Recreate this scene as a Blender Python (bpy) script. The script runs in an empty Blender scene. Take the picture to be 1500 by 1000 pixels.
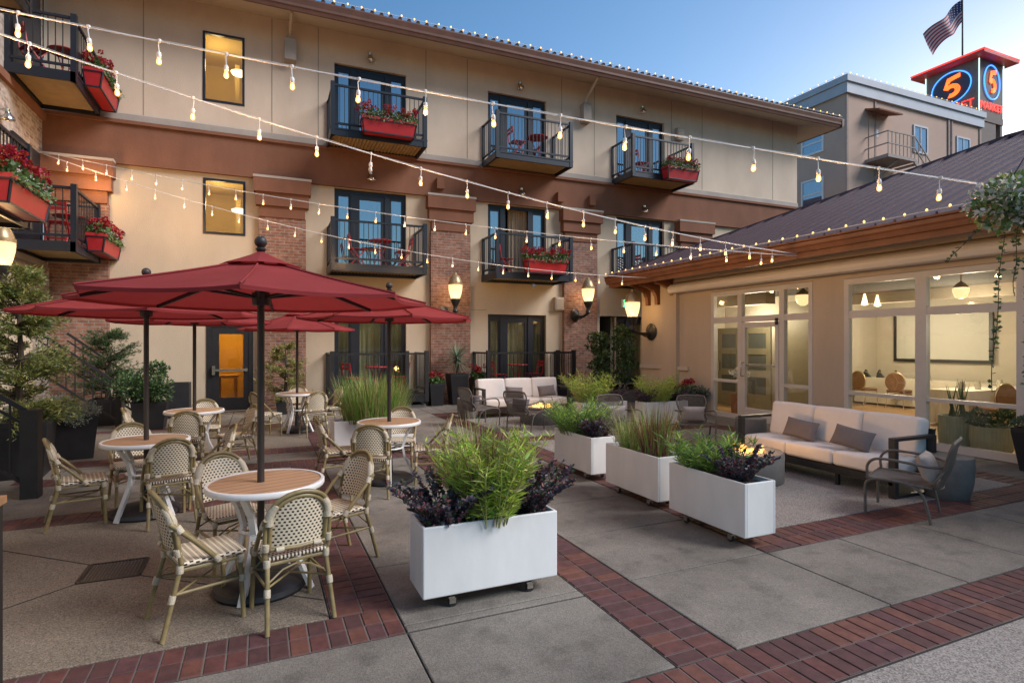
# Courtyard of a three storey hotel at dusk.  World axes: +y runs along the pavilion wall away from the camera,
# +x runs along the hotel facade to the right.  Units are metres.
import math
YAW=math.atan(369/835.)
F_=(math.sin(YAW),math.cos(YAW))
SUN_EL,SUN_ROT,SKY_ST,FILL_E,FILL_ANG,FILL_COL,EXPO=4.,74.,.15,1.3,30,(1,.97,.98),1.62
LAMP_AZ,LAMP_EL=128.,39.
# festoon strings: label, start, end, sag, spacing, first bulb, unlit bulbs, drop
S1=('festoon string hanging highest, from the brick wing to the hanging basket',(-4.47,7.3,5.13),(7.4,2.6,3.02),.125,.60,.35)
S2=('festoon string dropping steeply across the brown band to the pavilion eave',(-4.47,5.9,4.82),(9.0,7.45,3.345),.36,.60,.3,(9,))
S3=('upper of two festoon strings running from the far brick corner',(-4.4,15.75,5.95),(9.0,7.45,3.31),.30,.62,.4)
S4=('lower of two festoon strings running from the far brick corner',(-4.4,15.75,5.90),(9.0,11.8,3.36),.55,.62,.5)
import bpy, math, random
from mathutils import Vector, Matrix
scn = bpy.context.scene
COL = scn.collection
rnd = random.Random(11)
PI = math.pi
def rad(d): return math.radians(d)

# ------------------------------------------------------------------ mesh builder
class MB:
    def __init__(s): s.v=[]; s.f=[]; s.m=[]; s.i=0; s.T=None
    def pt(s,p):
        p=Vector(p)
        if s.T is not None: p=s.T@p
        s.v.append(p); return len(s.v)-1
    def face(s,ids): s.f.append(ids); s.m.append(s.i)
    def poly(s,*ps): s.face([s.pt(p) for p in ps])
    def box(s,x0,x1,y0,y1,z0,z1):
        k=[s.pt(p) for p in ((x0,y0,z0),(x1,y0,z0),(x1,y1,z0),(x0,y1,z0),(x0,y0,z1),(x1,y0,z1),(x1,y1,z1),(x0,y1,z1))]
        for q in ((0,3,2,1),(4,5,6,7),(0,1,5,4),(1,2,6,5),(2,3,7,6),(3,0,4,7)): s.face([k[j] for j in q])
        return s
    def hexa(s,lo,hi):
        a=[s.pt(p) for p in lo]; b=[s.pt(p) for p in hi]; n=len(a)
        s.face(a[::-1]); s.face(b)
        for j in range(n): s.face([a[j],a[(j+1)%n],b[(j+1)%n],b[j]])
    def bar(s,p,q,w=.03,h=None,up=(0,0,1)):
        h=w if h is None else h
        p=Vector(p);q=Vector(q);d=(q-p)
        if d.length<1e-6: return
        d.normalize();u=Vector(up)
        if abs(d.dot(u))>.98:u=Vector((0,1,0))
        a=d.cross(u).normalized()*w/2;b=a.cross(d).normalized()*h/2
        s.hexa([p-a-b,p+a-b,p+a+b,p-a+b],[q-a-b,q+a-b,q+a+b,q-a+b])
    def tube(s,pts,r,n=8,cap=True,closed=False):
        pts=[Vector(p) for p in pts]; N=len(pts)
        rr=r if isinstance(r,(list,tuple)) else [r]*N
        prev=None; rings=[]
        for i,p in enumerate(pts):
            if closed: d=pts[(i+1)%N]-pts[i-1]
            else: d=(pts[min(i+1,N-1)]-pts[max(i-1,0)])
            if d.length<1e-9: d=Vector((0,0,1))
            d.normalize()
            if prev is None:
                u=Vector((0,0,1)) if abs(d.z)<.9 else Vector((1,0,0)); a=d.cross(u).normalized()
            else:
                a=prev-d*prev.dot(d)
                a=a.normalized() if a.length>1e-6 else d.orthogonal().normalized()
            prev=a;b=d.cross(a)
            rings.append([s.pt(p+(a*math.cos(2*PI*k/n)+b*math.sin(2*PI*k/n))*rr[i]) for k in range(n)])
        M=N if closed else N-1
        for i in range(M):
            A=rings[i];B=rings[(i+1)%N]
            for k in range(n): s.face([A[k],A[(k+1)%n],B[(k+1)%n],B[k]])
        if cap and not closed: s.face(rings[0][::-1]); s.face(rings[-1])
    def lathe(s,prof,n=20,c=(0,0,0),cap=True):
        rings=[]
        for r,z in prof: rings.append([s.pt((c[0]+r*math.cos(2*PI*k/n),c[1]+r*math.sin(2*PI*k/n),c[2]+z)) for k in range(n)])
        for A,B in zip(rings,rings[1:]):
            for k in range(n): s.face([A[k],A[(k+1)%n],B[(k+1)%n],B[k]])
        if cap: s.face(rings[0][::-1]); s.face(rings[-1])
    def rbox(s,c,size,r=.05,n=5,bulge=0.):
        hx,hy,hz=[q/2 for q in size]; c=Vector(c)
        idx={}
        def P(p):
            q=Vector((p[0]*hx,p[1]*hy,p[2]*hz))
            inn=Vector((max(-hx+r,min(hx-r,q.x)),max(-hy+r,min(hy-r,q.y)),max(-hz+r,min(hz-r,q.z))))
            d=q-inn
            if d.length>1e-9: q=inn+d.normalized()*r
            if bulge:
                k=(1-p[0]**2)*(1-p[1]**2)+(1-p[1]**2)*(1-p[2]**2)*.5+(1-p[0]**2)*(1-p[2]**2)*.5
                q+=Vector((p[0],p[1],p[2])).normalized()*bulge*k
            key=tuple(round(t,4) for t in p)
            if key not in idx: idx[key]=s.pt(c+q)
            return idx[key]
        ts=[-1,-1+.35*2*r/ (hx+hy+hz)*1.5]; 
        g=[-1+2*i/n for i in range(n+1)]
        def axis(h):
            e=min(.9,r/h); inner=[-1+e+(2-2*e)*i/n for i in range(n+1)]
            return [-1,-1+e*.3,-1+e*.65]+inner+[1-e*.65,1-e*.3,1]
        ax=(axis(hx),axis(hy),axis(hz))
        for d in range(3):
            a,b=[(1,2),(2,0),(0,1)][d]
            for sg in (-1,1):
                A,B=ax[a],ax[b]
                for i in range(len(A)-1):
                    for j in range(len(B)-1):
                        ids=[]
                        for (i2,j2) in ((i,j),(i+1,j),(i+1,j+1),(i,j+1)):
                            p=[0,0,0];p[d]=sg;p[a]=A[i2];p[b]=B[j2]; ids.append(P(p))
                        if sg<0: ids=ids[::-1]
                        s.face(ids)
    def leaf(s,p,d,nrm,l,w):
        d=Vector(d).normalized()
        a=d.cross(Vector(nrm))
        a=a.normalized()*w/2 if a.length>1e-4 else d.orthogonal().normalized()*w/2
        p=Vector(p)
        s.poly(p,p+d*l*.45+a,p+d*l,p+d*l*.45-a)
    def blade(s,p,d,l,w,droop,seg=4,tip=0.):
        p=Vector(p);d=Vector(d).normalized()
        side=d.cross(Vector((0,0,1)))
        side=side.normalized() if side.length>1e-3 else Vector((1,0,0))
        q=p.copy();prev=None
        for k in range(seg+1):
            t=k/seg; ww=w*(1-t)**.7/2+tip
            a=s.pt(q-side*ww);b=s.pt(q+side*ww)
            if prev: s.face([prev[0],prev[1],b,a])
            prev=(a,b)
            d=(d+Vector((d.x*.25,d.y*.25,-droop))*(1/seg)).normalized()
            q=q+d*l/seg
    def build(s,name,mats,parent=None,smooth=None):
        me=bpy.data.meshes.new(name)
        me.from_pydata([tuple(v) for v in s.v],[],s.f)
        if not isinstance(mats,(list,tuple)): mats=[mats]
        for m in mats: me.materials.append(m)
        if len(mats)>1: me.polygons.foreach_set('material_index',s.m)
        if smooth is not None:
            me.polygons.foreach_set('use_smooth',[True]*len(me.polygons))
            me.set_sharp_from_angle(angle=rad(smooth))
        me.update()
        o=bpy.data.objects.new(name,me); COL.objects.link(o)
        if parent: o.parent=parent
        return o

def tag(o,label=None,cat=None,group=None,kind=None):
    if label: o['label']=label
    if cat: o['category']=cat
    if group: o['group']=group
    if kind: o['kind']=kind
    return o
def thing(name,label,cat,loc=(0,0,0),rz=0,group=None):
    o=bpy.data.objects.new(name,None); COL.objects.link(o); o.empty_display_size=.1
    o.location=loc; o.rotation_euler=(0,0,rz)
    return tag(o,label,cat,group)
KIDS={}
def kids(o): return [c for c in bpy.data.objects if c.parent==o]
def dup(root,loc,rz=None,label=None,group=None,parent=None):
    r=root.copy(); COL.objects.link(r); r.location=loc
    if rz is not None: r.rotation_euler=(0,0,rz)
    if label: r['label']=label
    if group: r['group']=group
    if parent: r.parent=parent
    for c in kids(root):
        d=c.copy(); COL.objects.link(d); d.parent=r
        for g in kids(c):
            e=g.copy(); COL.objects.link(e); e.parent=d
    return r

# ------------------------------------------------------------------ materials
def newmat(name):
    m=bpy.data.materials.new(name); m.use_nodes=True
    nt=m.node_tree; return m,nt,nt.nodes['Principled BSDF'],nt.nodes,nt.links
def M(name,col,rough=.6,var=.12,scale=6,bump=0,bscale=80,metal=0,spec=.5,coord='Object',detail=4,coat=0,streak=0):
    m,nt,b,N,L=newmat(name)
    b.inputs['Roughness'].default_value=rough; b.inputs['Metallic'].default_value=metal
    b.inputs['Specular IOR Level'].default_value=spec
    if coat: b.inputs['Coat Weight'].default_value=coat
    tc=N.new('ShaderNodeTexCoord')
    if var:
        n=N.new('ShaderNodeTexNoise'); n.inputs['Scale'].default_value=scale; n.inputs['Detail'].default_value=detail; n.inputs['Roughness'].default_value=.6
        if streak:
            sm=N.new('ShaderNodeMapping'); sm.inputs['Scale'].default_value=(1,1,streak); L.new(tc.outputs[coord],sm.inputs[0]); L.new(sm.outputs[0],n.inputs['Vector'])
        else: L.new(tc.outputs[coord],n.inputs['Vector'])
        mp=N.new('ShaderNodeMapRange'); mp.inputs[1].default_value=.3; mp.inputs[2].default_value=.7; mp.inputs[3].default_value=1-var; mp.inputs[4].default_value=1+var
        L.new(n.outputs['Fac'],mp.inputs[0])
        hs=N.new('ShaderNodeHueSaturation'); hs.inputs['Color'].default_value=(*col,1)
        L.new(mp.outputs[0],hs.inputs['Value']); L.new(hs.outputs[0],b.inputs['Base Color'])
    else: b.inputs['Base Color'].default_value=(*col,1)
    if bump:
        n2=N.new('ShaderNodeTexNoise'); n2.inputs['Scale'].default_value=bscale; n2.inputs['Detail'].default_value=3
        L.new(tc.outputs[coord],n2.inputs['Vector'])
        bp=N.new('ShaderNodeBump'); bp.inputs['Strength'].default_value=bump; bp.inputs['Distance'].default_value=.01
        L.new(n2.outputs['Fac'],bp.inputs['Height']); L.new(bp.outputs[0],b.inputs['Normal'])
    return m
def EM(name,col,strength,sample=True):
    m,nt,b,N,L=newmat(name)
    b.inputs['Base Color'].default_value=(*col,1)
    b.inputs['Emission Color'].default_value=(*col,1); b.inputs['Emission Strength'].default_value=strength
    if not sample: m.cycles.emission_sampling='NONE'
    return m
def GLASS(name,tint=(1,1,1),refl=.12,rough=.0,blend=.3):
    m,nt,b,N,L=newmat(name); N.remove(b)
    out=[n for n in N if n.type=='OUTPUT_MATERIAL'][0]
    g=N.new('ShaderNodeBsdfGlossy'); g.inputs['Roughness'].default_value=rough
    t=N.new('ShaderNodeBsdfTransparent'); t.inputs['Color'].default_value=(*tint,1)
    lw=N.new('ShaderNodeLayerWeight'); lw.inputs['Blend'].default_value=blend
    mr=N.new('ShaderNodeMapRange'); mr.inputs[3].default_value=refl; mr.inputs[4].default_value=1
    pw=N.new('ShaderNodeMath'); pw.operation='POWER'; pw.inputs[1].default_value=2.5
    L.new(lw.outputs['Facing'],pw.inputs[0]); L.new(pw.outputs[0],mr.inputs[0])
    mx=N.new('ShaderNodeMixShader'); L.new(mr.outputs[0],mx.inputs[0]); L.new(t.outputs[0],mx.inputs[1]); L.new(g.outputs[0],mx.inputs[2])
    L.new(mx.outputs[0],out.inputs['Surface'])
    return m
def FROST(name,col,st,tr):
    m,nt,b,N,L=newmat(name); out=[n for n in N if n.type=='OUTPUT_MATERIAL'][0]
    b.inputs['Base Color'].default_value=(.22,.19,.15,1); b.inputs['Roughness'].default_value=.3
    tc=N.new('ShaderNodeTexCoord'); wv=N.new('ShaderNodeTexWave'); wv.wave_type='BANDS'; wv.bands_direction='Z'; wv.inputs['Scale'].default_value=14; wv.inputs['Distortion'].default_value=1.5
    L.new(tc.outputs['Object'],wv.inputs['Vector'])
    mp=N.new('ShaderNodeMapRange'); mp.inputs[3].default_value=st*.75; mp.inputs[4].default_value=st*1.15; L.new(wv.outputs['Fac'],mp.inputs[0])
    b.inputs['Emission Color'].default_value=(*col,1); L.new(mp.outputs[0],b.inputs['Emission Strength'])
    t=N.new('ShaderNodeBsdfTransparent'); t.inputs['Color'].default_value=(1,.93,.8,1); mx=N.new('ShaderNodeMixShader'); mx.inputs[0].default_value=tr
    L.new(b.outputs[0],mx.inputs[1]); L.new(t.outputs[0],mx.inputs[2]); L.new(mx.outputs[0],out.inputs['Surface']); return m
def LEAF(name,col,var=.35,rough=.5,trans=.25):
    m,nt,b,N,L=newmat(name)
    b.inputs['Roughness'].default_value=rough
    gi=N.new('ShaderNodeNewGeometry')
    mp=N.new('ShaderNodeMapRange'); mp.inputs[3].default_value=1-var; mp.inputs[4].default_value=1+var
    L.new(gi.outputs['Random Per Island'],mp.inputs[0])
    hs=N.new('ShaderNodeHueSaturation'); hs.inputs['Color'].default_value=(*col,1); L.new(mp.outputs[0],hs.inputs['Value'])
    mh=N.new('ShaderNodeMapRange'); mh.inputs[3].default_value=.47; mh.inputs[4].default_value=.53
    wn=N.new('ShaderNodeTexWhiteNoise'); wn.noise_dimensions='1D'; L.new(gi.outputs['Random Per Island'],wn.inputs['W'])
    L.new(wn.outputs['Value'],mh.inputs[0]); L.new(mh.outputs[0],hs.inputs['Hue'])
    L.new(hs.outputs[0],b.inputs['Base Color'])
    out=[n for n in N if n.type=='OUTPUT_MATERIAL'][0]
    tr=N.new('ShaderNodeBsdfTranslucent'); L.new(hs.outputs[0],tr.inputs['Color'])
    mx=N.new('ShaderNodeMixShader'); mx.inputs[0].default_value=trans
    L.new(b.outputs[0],mx.inputs[1]); L.new(tr.outputs[0],mx.inputs[2]); L.new(mx.outputs[0],out.inputs['Surface'])
    return m
def BRICK(name,c1,c2,mortar,bw=.22,bh=.075,bias=-.1,ms=.012):
    m,nt,b,N,L=newmat(name); b.inputs['Roughness'].default_value=.85
    tc=N.new('ShaderNodeTexCoord'); sp=N.new('ShaderNodeSeparateXYZ'); L.new(tc.outputs['Object'],sp.inputs[0])
    ad=N.new('ShaderNodeMath'); L.new(sp.outputs[0],ad.inputs[0]); L.new(sp.outputs[1],ad.inputs[1])
    cb=N.new('ShaderNodeCombineXYZ'); L.new(ad.outputs[0],cb.inputs[0]); L.new(sp.outputs[2],cb.inputs[1])
    br=N.new('ShaderNodeTexBrick'); br.inputs['Scale'].default_value=1; br.inputs['Brick Width'].default_value=bw; br.inputs['Row Height'].default_value=bh
    br.inputs['Mortar Size'].default_value=ms; br.inputs['Bias'].default_value=bias
    br.inputs['Color1'].default_value=(*c1,1); br.inputs['Color2'].default_value=(*c2,1); br.inputs['Mortar'].default_value=(*mortar,1)
    L.new(cb.outputs[0],br.inputs['Vector'])
    n=N.new('ShaderNodeTexNoise'); n.inputs['Scale'].default_value=9; n.inputs['Detail'].default_value=6; L.new(tc.outputs['Object'],n.inputs['Vector'])
    mp=N.new('ShaderNodeMapRange'); mp.inputs[1].default_value=.3; mp.inputs[2].default_value=.7; mp.inputs[3].default_value=.7; mp.inputs[4].default_value=1.25; L.new(n.outputs['Fac'],mp.inputs[0])
    hs=N.new('ShaderNodeHueSaturation'); L.new(br.outputs['Color'],hs.inputs['Color']); L.new(mp.outputs[0],hs.inputs['Value']); L.new(hs.outputs[0],b.inputs['Base Color'])
    bp=N.new('ShaderNodeBump'); bp.inputs['Strength'].default_value=.6; bp.inputs['Distance'].default_value=.008; bp.invert=True
    L.new(br.outputs['Fac'],bp.inputs['Height']); L.new(bp.outputs[0],b.inputs['Normal'])
    return m
def SPECKLE(name,ca,cb_,scale=140,stain=.15,sscale=1.2,rough=.85,coord='Object',spots=False):
    m,nt,b,N,L=newmat(name); b.inputs['Roughness'].default_value=rough
    tc=N.new('ShaderNodeTexCoord')
    vo=N.new('ShaderNodeTexVoronoi'); vo.inputs['Scale'].default_value=scale; L.new(tc.outputs[coord],vo.inputs['Vector'])
    sp=N.new('ShaderNodeSeparateColor'); L.new(vo.outputs['Color'],sp.inputs[0])
    mx=N.new('ShaderNodeMix'); mx.data_type='RGBA'; mx.inputs[6].default_value=(*ca,1); mx.inputs[7].default_value=(*cb_,1); L.new(sp.outputs[0],mx.inputs[0])
    n=N.new('ShaderNodeTexNoise'); n.inputs['Scale'].default_value=sscale; n.inputs['Detail'].default_value=7; n.inputs['Roughness'].default_value=.65; L.new(tc.outputs[coord],n.inputs['Vector'])
    mp=N.new('ShaderNodeMapRange'); mp.inputs[1].default_value=.3; mp.inputs[2].default_value=.7; mp.inputs[3].default_value=1-stain; mp.inputs[4].default_value=1+stain; L.new(n.outputs['Fac'],mp.inputs[0])
    hs=N.new('ShaderNodeHueSaturation'); L.new(mx.outputs[2],hs.inputs['Color']); L.new(mp.outputs[0],hs.inputs['Value'])
    if spots:
        v2=N.new('ShaderNodeTexVoronoi'); v2.inputs['Scale'].default_value=2.6; L.new(tc.outputs[coord],v2.inputs['Vector'])
        s2=N.new('ShaderNodeMapRange'); s2.inputs[1].default_value=.035; s2.inputs[2].default_value=.06; s2.inputs[3].default_value=.62; s2.inputs[4].default_value=1; L.new(v2.outputs['Distance'],s2.inputs[0])
        n3=N.new('ShaderNodeTexNoise'); n3.inputs['Scale'].default_value=4.5; n3.inputs['Detail'].default_value=8; L.new(tc.outputs[coord],n3.inputs['Vector'])
        s3=N.new('ShaderNodeMapRange'); s3.inputs[1].default_value=.52; s3.inputs[2].default_value=.75; s3.inputs[3].default_value=1; s3.inputs[4].default_value=.62; L.new(n3.outputs['Fac'],s3.inputs[0])
        ml=N.new('ShaderNodeMath'); ml.operation='MULTIPLY'; L.new(s2.outputs[0],ml.inputs[0]); L.new(s3.outputs[0],ml.inputs[1])
        m2=N.new('ShaderNodeMath'); m2.operation='MULTIPLY'; L.new(ml.outputs[0],m2.inputs[0]); L.new(mp.outputs[0],m2.inputs[1]); L.new(m2.outputs[0],hs.inputs['Value'])
    L.new(hs.outputs[0],b.inputs['Base Color'])
    bp=N.new('ShaderNodeBump'); bp.inputs['Strength'].default_value=.35; bp.inputs['Distance'].default_value=.004
    L.new(vo.outputs['Distance'],bp.inputs['Height']); L.new(bp.outputs[0],b.inputs['Normal'])
    return m
def WEAVE(name,plane,cell,ca,cb_,mode):
    """woven plastic: staggered dark dots (mode 0) or rows of dashes (mode 1) in object space"""
    m,nt,b,N,L=newmat(name); b.inputs['Roughness'].default_value=.45
    tc=N.new('ShaderNodeTexCoord'); sp=N.new('ShaderNodeSeparateXYZ'); L.new(tc.outputs['Object'],sp.inputs[0])
    def mth(op,a,bv):
        k=N.new('ShaderNodeMath'); k.operation=op
        if hasattr(a,'links'): L.new(a,k.inputs[0])
        else: k.inputs[0].default_value=a
        if bv is not None:
            if hasattr(bv,'links'): L.new(bv,k.inputs[1])
            else: k.inputs[1].default_value=bv
        return k.outputs[0]
    U=sp.outputs[plane[0]]; V=sp.outputs[plane[1]]
    u=mth('MULTIPLY',U,1/cell[0]); v=mth('MULTIPLY',V,1/cell[1])
    row=mth('FLOOR',v,None); off=mth('MULTIPLY',mth('MODULO',mth('ABSOLUTE',row,None),2.0),.5)
    fu=mth('FRACT',mth('ADD',mth('ADD',u,off),100.),None); fv=mth('FRACT',mth('ADD',v,100.),None)
    w=(.5,.56) if mode==0 else (.5,.62)
    d=mth('MULTIPLY',mth('LESS_THAN',fu,w[0]),mth('LESS_THAN',fv,w[1]))
    mx=N.new('ShaderNodeMix'); mx.data_type='RGBA'; mx.inputs[6].default_value=(*ca,1); mx.inputs[7].default_value=(*cb_,1); L.new(d,mx.inputs[0])
    L.new(mx.outputs[2],b.inputs['Base Color'])
    bp=N.new('ShaderNodeBump'); bp.inputs['Strength'].default_value=.5; bp.inputs['Distance'].default_value=.004; bp.invert=True
    L.new(d,bp.inputs['Height']); L.new(bp.outputs[0],b.inputs['Normal'])
    return m
m_stucco=M('stucco_tan',(.63,.505,.385),.9,.10,1.1,.5,45,spec=.2,detail=8,streak=.5)
m_cream=M('stucco_cream',(.55,.45,.325),.9,.10,1.1,.5,45,spec=.2,detail=8,streak=.5)
m_grey=M('stucco_grey_ledge',(.40,.35,.30),.9,.12,1.6,.4,45,spec=.2,detail=8,streak=.5)
m_brown=M('stucco_brown',(.215,.10,.062),.9,.14,1.6,.4,45,spec=.2,detail=8,streak=.5)
m_brick=BRICK('brick_red',(.23,.09,.055),(.33,.155,.095),(.26,.21,.17))
m_mottle=BRICK('brick_mottled',(.46,.38,.32),(.20,.10,.07),(.42,.38,.33),bias=-.25)
m_navy=M('frame_navy',(.010,.014,.022),.4,.1,4)
m_black=M('metal_black',(.018,.018,.02),.4,.15,6,spec=.5)
m_blackpot=M('pot_black',(.02,.02,.022),.45,.2,5,.1,40)
m_eave=M('gutter_copper_brown',(.15,.07,.045),.4,.15,3)
m_soffit=M('soffit_tan',(.55,.46,.35),.85,.05,2,.15,60)
m_tile=M('roof_tile',(.09,.06,.05),.8,.3,8,.3,20)
m_seam=M('roof_plum_metal',(.088,.052,.062),.42,.14,.8,metal=0,spec=.28)
m_wood=M('wood_fascia',(.22,.082,.036),.45,.25,3)
m_deckpan=M('deck_pan_ochre',(.36,.26,.13),.6,.12,5)
m_redbox=M('box_red',(.42,.018,.022),.4,.12,4)
m_redmetal=M('bistro_red',(.40,.02,.025),.4,.1,5)
m_canvas=M('canvas_maroon',(.30,.05,.052),.9,.14,2.2,.25,7,spec=.1)
def through(m,col,f):
    N=m.node_tree.nodes;L=m.node_tree.links;b=N['Principled BSDF'];out=[n for n in N if n.type=='OUTPUT_MATERIAL'][0]
    t=N.new('ShaderNodeBsdfTranslucent');t.inputs[0].default_value=(*col,1);mx=N.new('ShaderNodeMixShader');mx.inputs[0].default_value=f
    L.new(b.outputs[0],mx.inputs[1]);L.new(t.outputs[0],mx.inputs[2]);L.new(mx.outputs[0],out.inputs['Surface'])
through(m_canvas,(.42,.05,.05),.28)
m_pole=M('pole_bronze',(.035,.026,.022),.4,.15,6)
m_bamboo=M('bamboo_olive',(.25,.19,.085),.38,.3,9)
m_wrap=M('rattan_wrap',(.56,.48,.35),.5,.12,60,.5,160)
m_wback=WEAVE('weave_back',(0,2),(.030,.022),(.74,.64,.47),(.028,.017,.010),0)
m_wseat=WEAVE('weave_seat',(0,1),(.024,.036),(.74,.64,.48),(.032,.02,.012),1)
m_white=M('white_metal',(.74,.73,.70),.35,.05,5)
m_planter=M('planter_white',(.76,.75,.72),.5,.09,3.0,.15,9,detail=9,streak=.3)
m_plastic=M('base_black',(.022,.022,.024),.5,.2,6,.1,30)
m_concrete_dr=M('concrete_drum',(.15,.143,.133),.8,.16,7,.2,60)
m_cush=M('cushion_white',(.70,.66,.62),.95,.05,4,.35,9,spec=.1)
m_grpil=M('pillow_grey',(.17,.15,.15),.95,.08,8,.25,350,spec=.1)
m_ltpil=M('pillow_light',(.36,.32,.30),.95,.08,8,.25,350,spec=.1)
m_rope=M('rope_taupe',(.115,.097,.083),.6,.15,20)
m_rail=M('rail_black',(.018,.018,.019),.45,.2,5)
m_soil=M('soil',(.045,.028,.02),1,.5,30,.8,40)
m_alum=M('storefront_frame',(.60,.55,.50),.4,.05,3)
m_steel=M('brushed_steel',(.62,.60,.56),.25,.08,8,metal=1)
m_brass=M('lamp_cap_brass',(.45,.33,.18),.4,.15,12,metal=.5)
m_lampblk=M('lamp_black',(.025,.023,.02),.4,.2,9)
m_wire=M('cable_white',(.75,.73,.70),.5,.03,5)
m_sock=M('socket_white',(.75,.73,.70),.5,.03,5)
m_bulb=FROST('bulb_glow',(1,.40,.09),.95,.4); m_fil=EM('filament_glow',(1,.62,.26),5)
m_dead=M('bulb_off',(.55,.53,.5),.15,.05,5)
m_mini=EM('mini_glow',(1,.60,.18),.62,False)
m_globe=FROST('lamp_globe',(1,.72,.38),.50,.40)
m_dome=EM('ceiling_dome',(1,.80,.45),.9)
m_fire=EM('flame',(1,.42,.09),1.6)
m_exit=EM('exit_green',(.05,.9,.25),1.2,False)
m_roomy=M('room_wall_yellow',(.62,.47,.18),.9,.05,2)
m_roomw=M('room_wall_cream',(.62,.55,.44),.9,.04,2)
m_floorw=M('room_floor_wood',(.40,.24,.11),.45,.2,3)
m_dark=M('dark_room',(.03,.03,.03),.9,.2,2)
m_curt=M('curtain_white',(.40,.40,.38),.95,.05,4)
m_curtb=M('curtain_beige',(.46,.36,.25),.95,.06,4)
m_glass=GLASS('pane_sky',(.85,.9,.95),.60)
m_glassg=GLASS('pane_ground',(.8,.82,.76),.10)
m_glassc=GLASS('pane_clear',(.97,.97,.94),.04,blend=.2)
m_curt_d=M('curtain_grey_green',(.62,.58,.42),.95,.1,4)
# ------------------------------------------------------------------ flora helpers
l_ger=LEAF('leaf_geranium',(.09,.17,.05)); l_red=LEAF('petal_red',(.38,.012,.02),.3); l_wht=LEAF('petal_white',(.7,.68,.68),.15)
l_grass=LEAF('blade_green',(.20,.34,.06)); l_lime=LEAF('blade_lime',(.42,.55,.07)); l_straw=LEAF('blade_straw',(.42,.38,.15)); l_wine=LEAF('blade_wine',(.22,.05,.06))
l_purp=LEAF('leaf_purple',(.115,.095,.13),.5); l_purpr=LEAF('leaf_wine',(.22,.07,.08),.4); l_dkgrn=LEAF('leaf_dark',(.055,.105,.045),.5); l_mid=LEAF('leaf_mid',(.11,.19,.055),.45)
l_con=LEAF('spray_olive',(.235,.24,.065),.4); l_cong=LEAF('spray_green',(.115,.165,.05),.4); l_silver=LEAF('leaf_silver',(.34,.40,.32),.3); l_yucca=LEAF('blade_yucca',(.17,.23,.15),.35)
l_succ=LEAF('leaf_blue_grey',(.12,.15,.12),.3)
m_stem=M('stem_brown',(.06,.045,.03),.8,.2,20)
def rv(): 
    while 1:
        v=Vector((rnd.uniform(-1,1),rnd.uniform(-1,1),rnd.uniform(-1,1)))
        if .05<v.length<1: return v
def clump(mb,c,rad_,n,h,w,lean,droop,idx,hv=.35,seg=4):
    for _ in range(n):
        a=rnd.uniform(0,2*PI);r=rad_*math.sqrt(rnd.random())
        p=(c[0]+r*math.cos(a),c[1]+r*math.sin(a),c[2])
        b=a+rnd.uniform(-.8,.8);le=lean*rnd.uniform(.15,1)*(.4+.6*r/max(rad_,.01))
        mb.i=rnd.choice(idx)
        mb.blade(p,(math.cos(b)*le,math.sin(b)*le,1),h*rnd.uniform(1-hv,1+hv*.5),w*rnd.uniform(.7,1.2),droop*rnd.uniform(.3,1.3),seg)
def bush(mb,c,rr,n,l,w,idx,shell=.45,up=.25,lump=6,lumpr=.38):
    cs=[]
    for _ in range(lump):
        d=rv().normalized(); cs.append((Vector((d.x*rr[0]*.62,d.y*rr[1]*.62,d.z*rr[2]*.62)),rnd.uniform(.7,1.15)*lumpr))
    for _ in range(n):
        k,s=rnd.choice(cs); d=rv().normalized(); q=shell+(1-shell)*rnd.random()**.6
        p=Vector(c)+k+Vector((d.x*rr[0],d.y*rr[1],d.z*rr[2]))*s*q*1.25
        mb.i=rnd.choice(idx)
        dd=d*.6+rv()*.7+Vector((0,0,up))
        mb.leaf(p,dd,rv(),l*rnd.uniform(.6,1.3),w*rnd.uniform(.7,1.3))
def wand(mb,c,n,h,lean,nl,l,w,idx,stem_i,r=.1,droop=.3):
    """upright stems clothed in leaves"""
    for _ in range(n):
        a=rnd.uniform(0,2*PI);rr=r*math.sqrt(rnd.random());p=Vector((c[0]+rr*math.cos(a),c[1]+rr*math.sin(a),c[2]))
        b=a+rnd.uniform(-.5,.5);d=Vector((math.cos(b)*lean*rnd.uniform(.2,1),math.sin(b)*lean*rnd.uniform(.2,1),1)).normalized()
        H=h*rnd.uniform(.55,1.1);pts=[];q=p
        for k in range(6):
            pts.append(q.copy());d=(d+Vector((d.x*.12,d.y*.12,-droop*.15))).normalized();q=q+d*H/5
        mb.i=stem_i;mb.tube(pts,[.0035]*5+[.0015],4,False)
        for j in range(nl):
            t=rnd.uniform(.12,1)*4.99;i=int(t);f=t-i;pp=pts[i].lerp(pts[i+1],f)
            mb.i=rnd.choice(idx);o=rv();o.z=abs(o.z)*.5+.15
            mb.leaf(pp,o,rv(),l*rnd.uniform(.6,1.25),w*rnd.uniform(.7,1.2))

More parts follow.
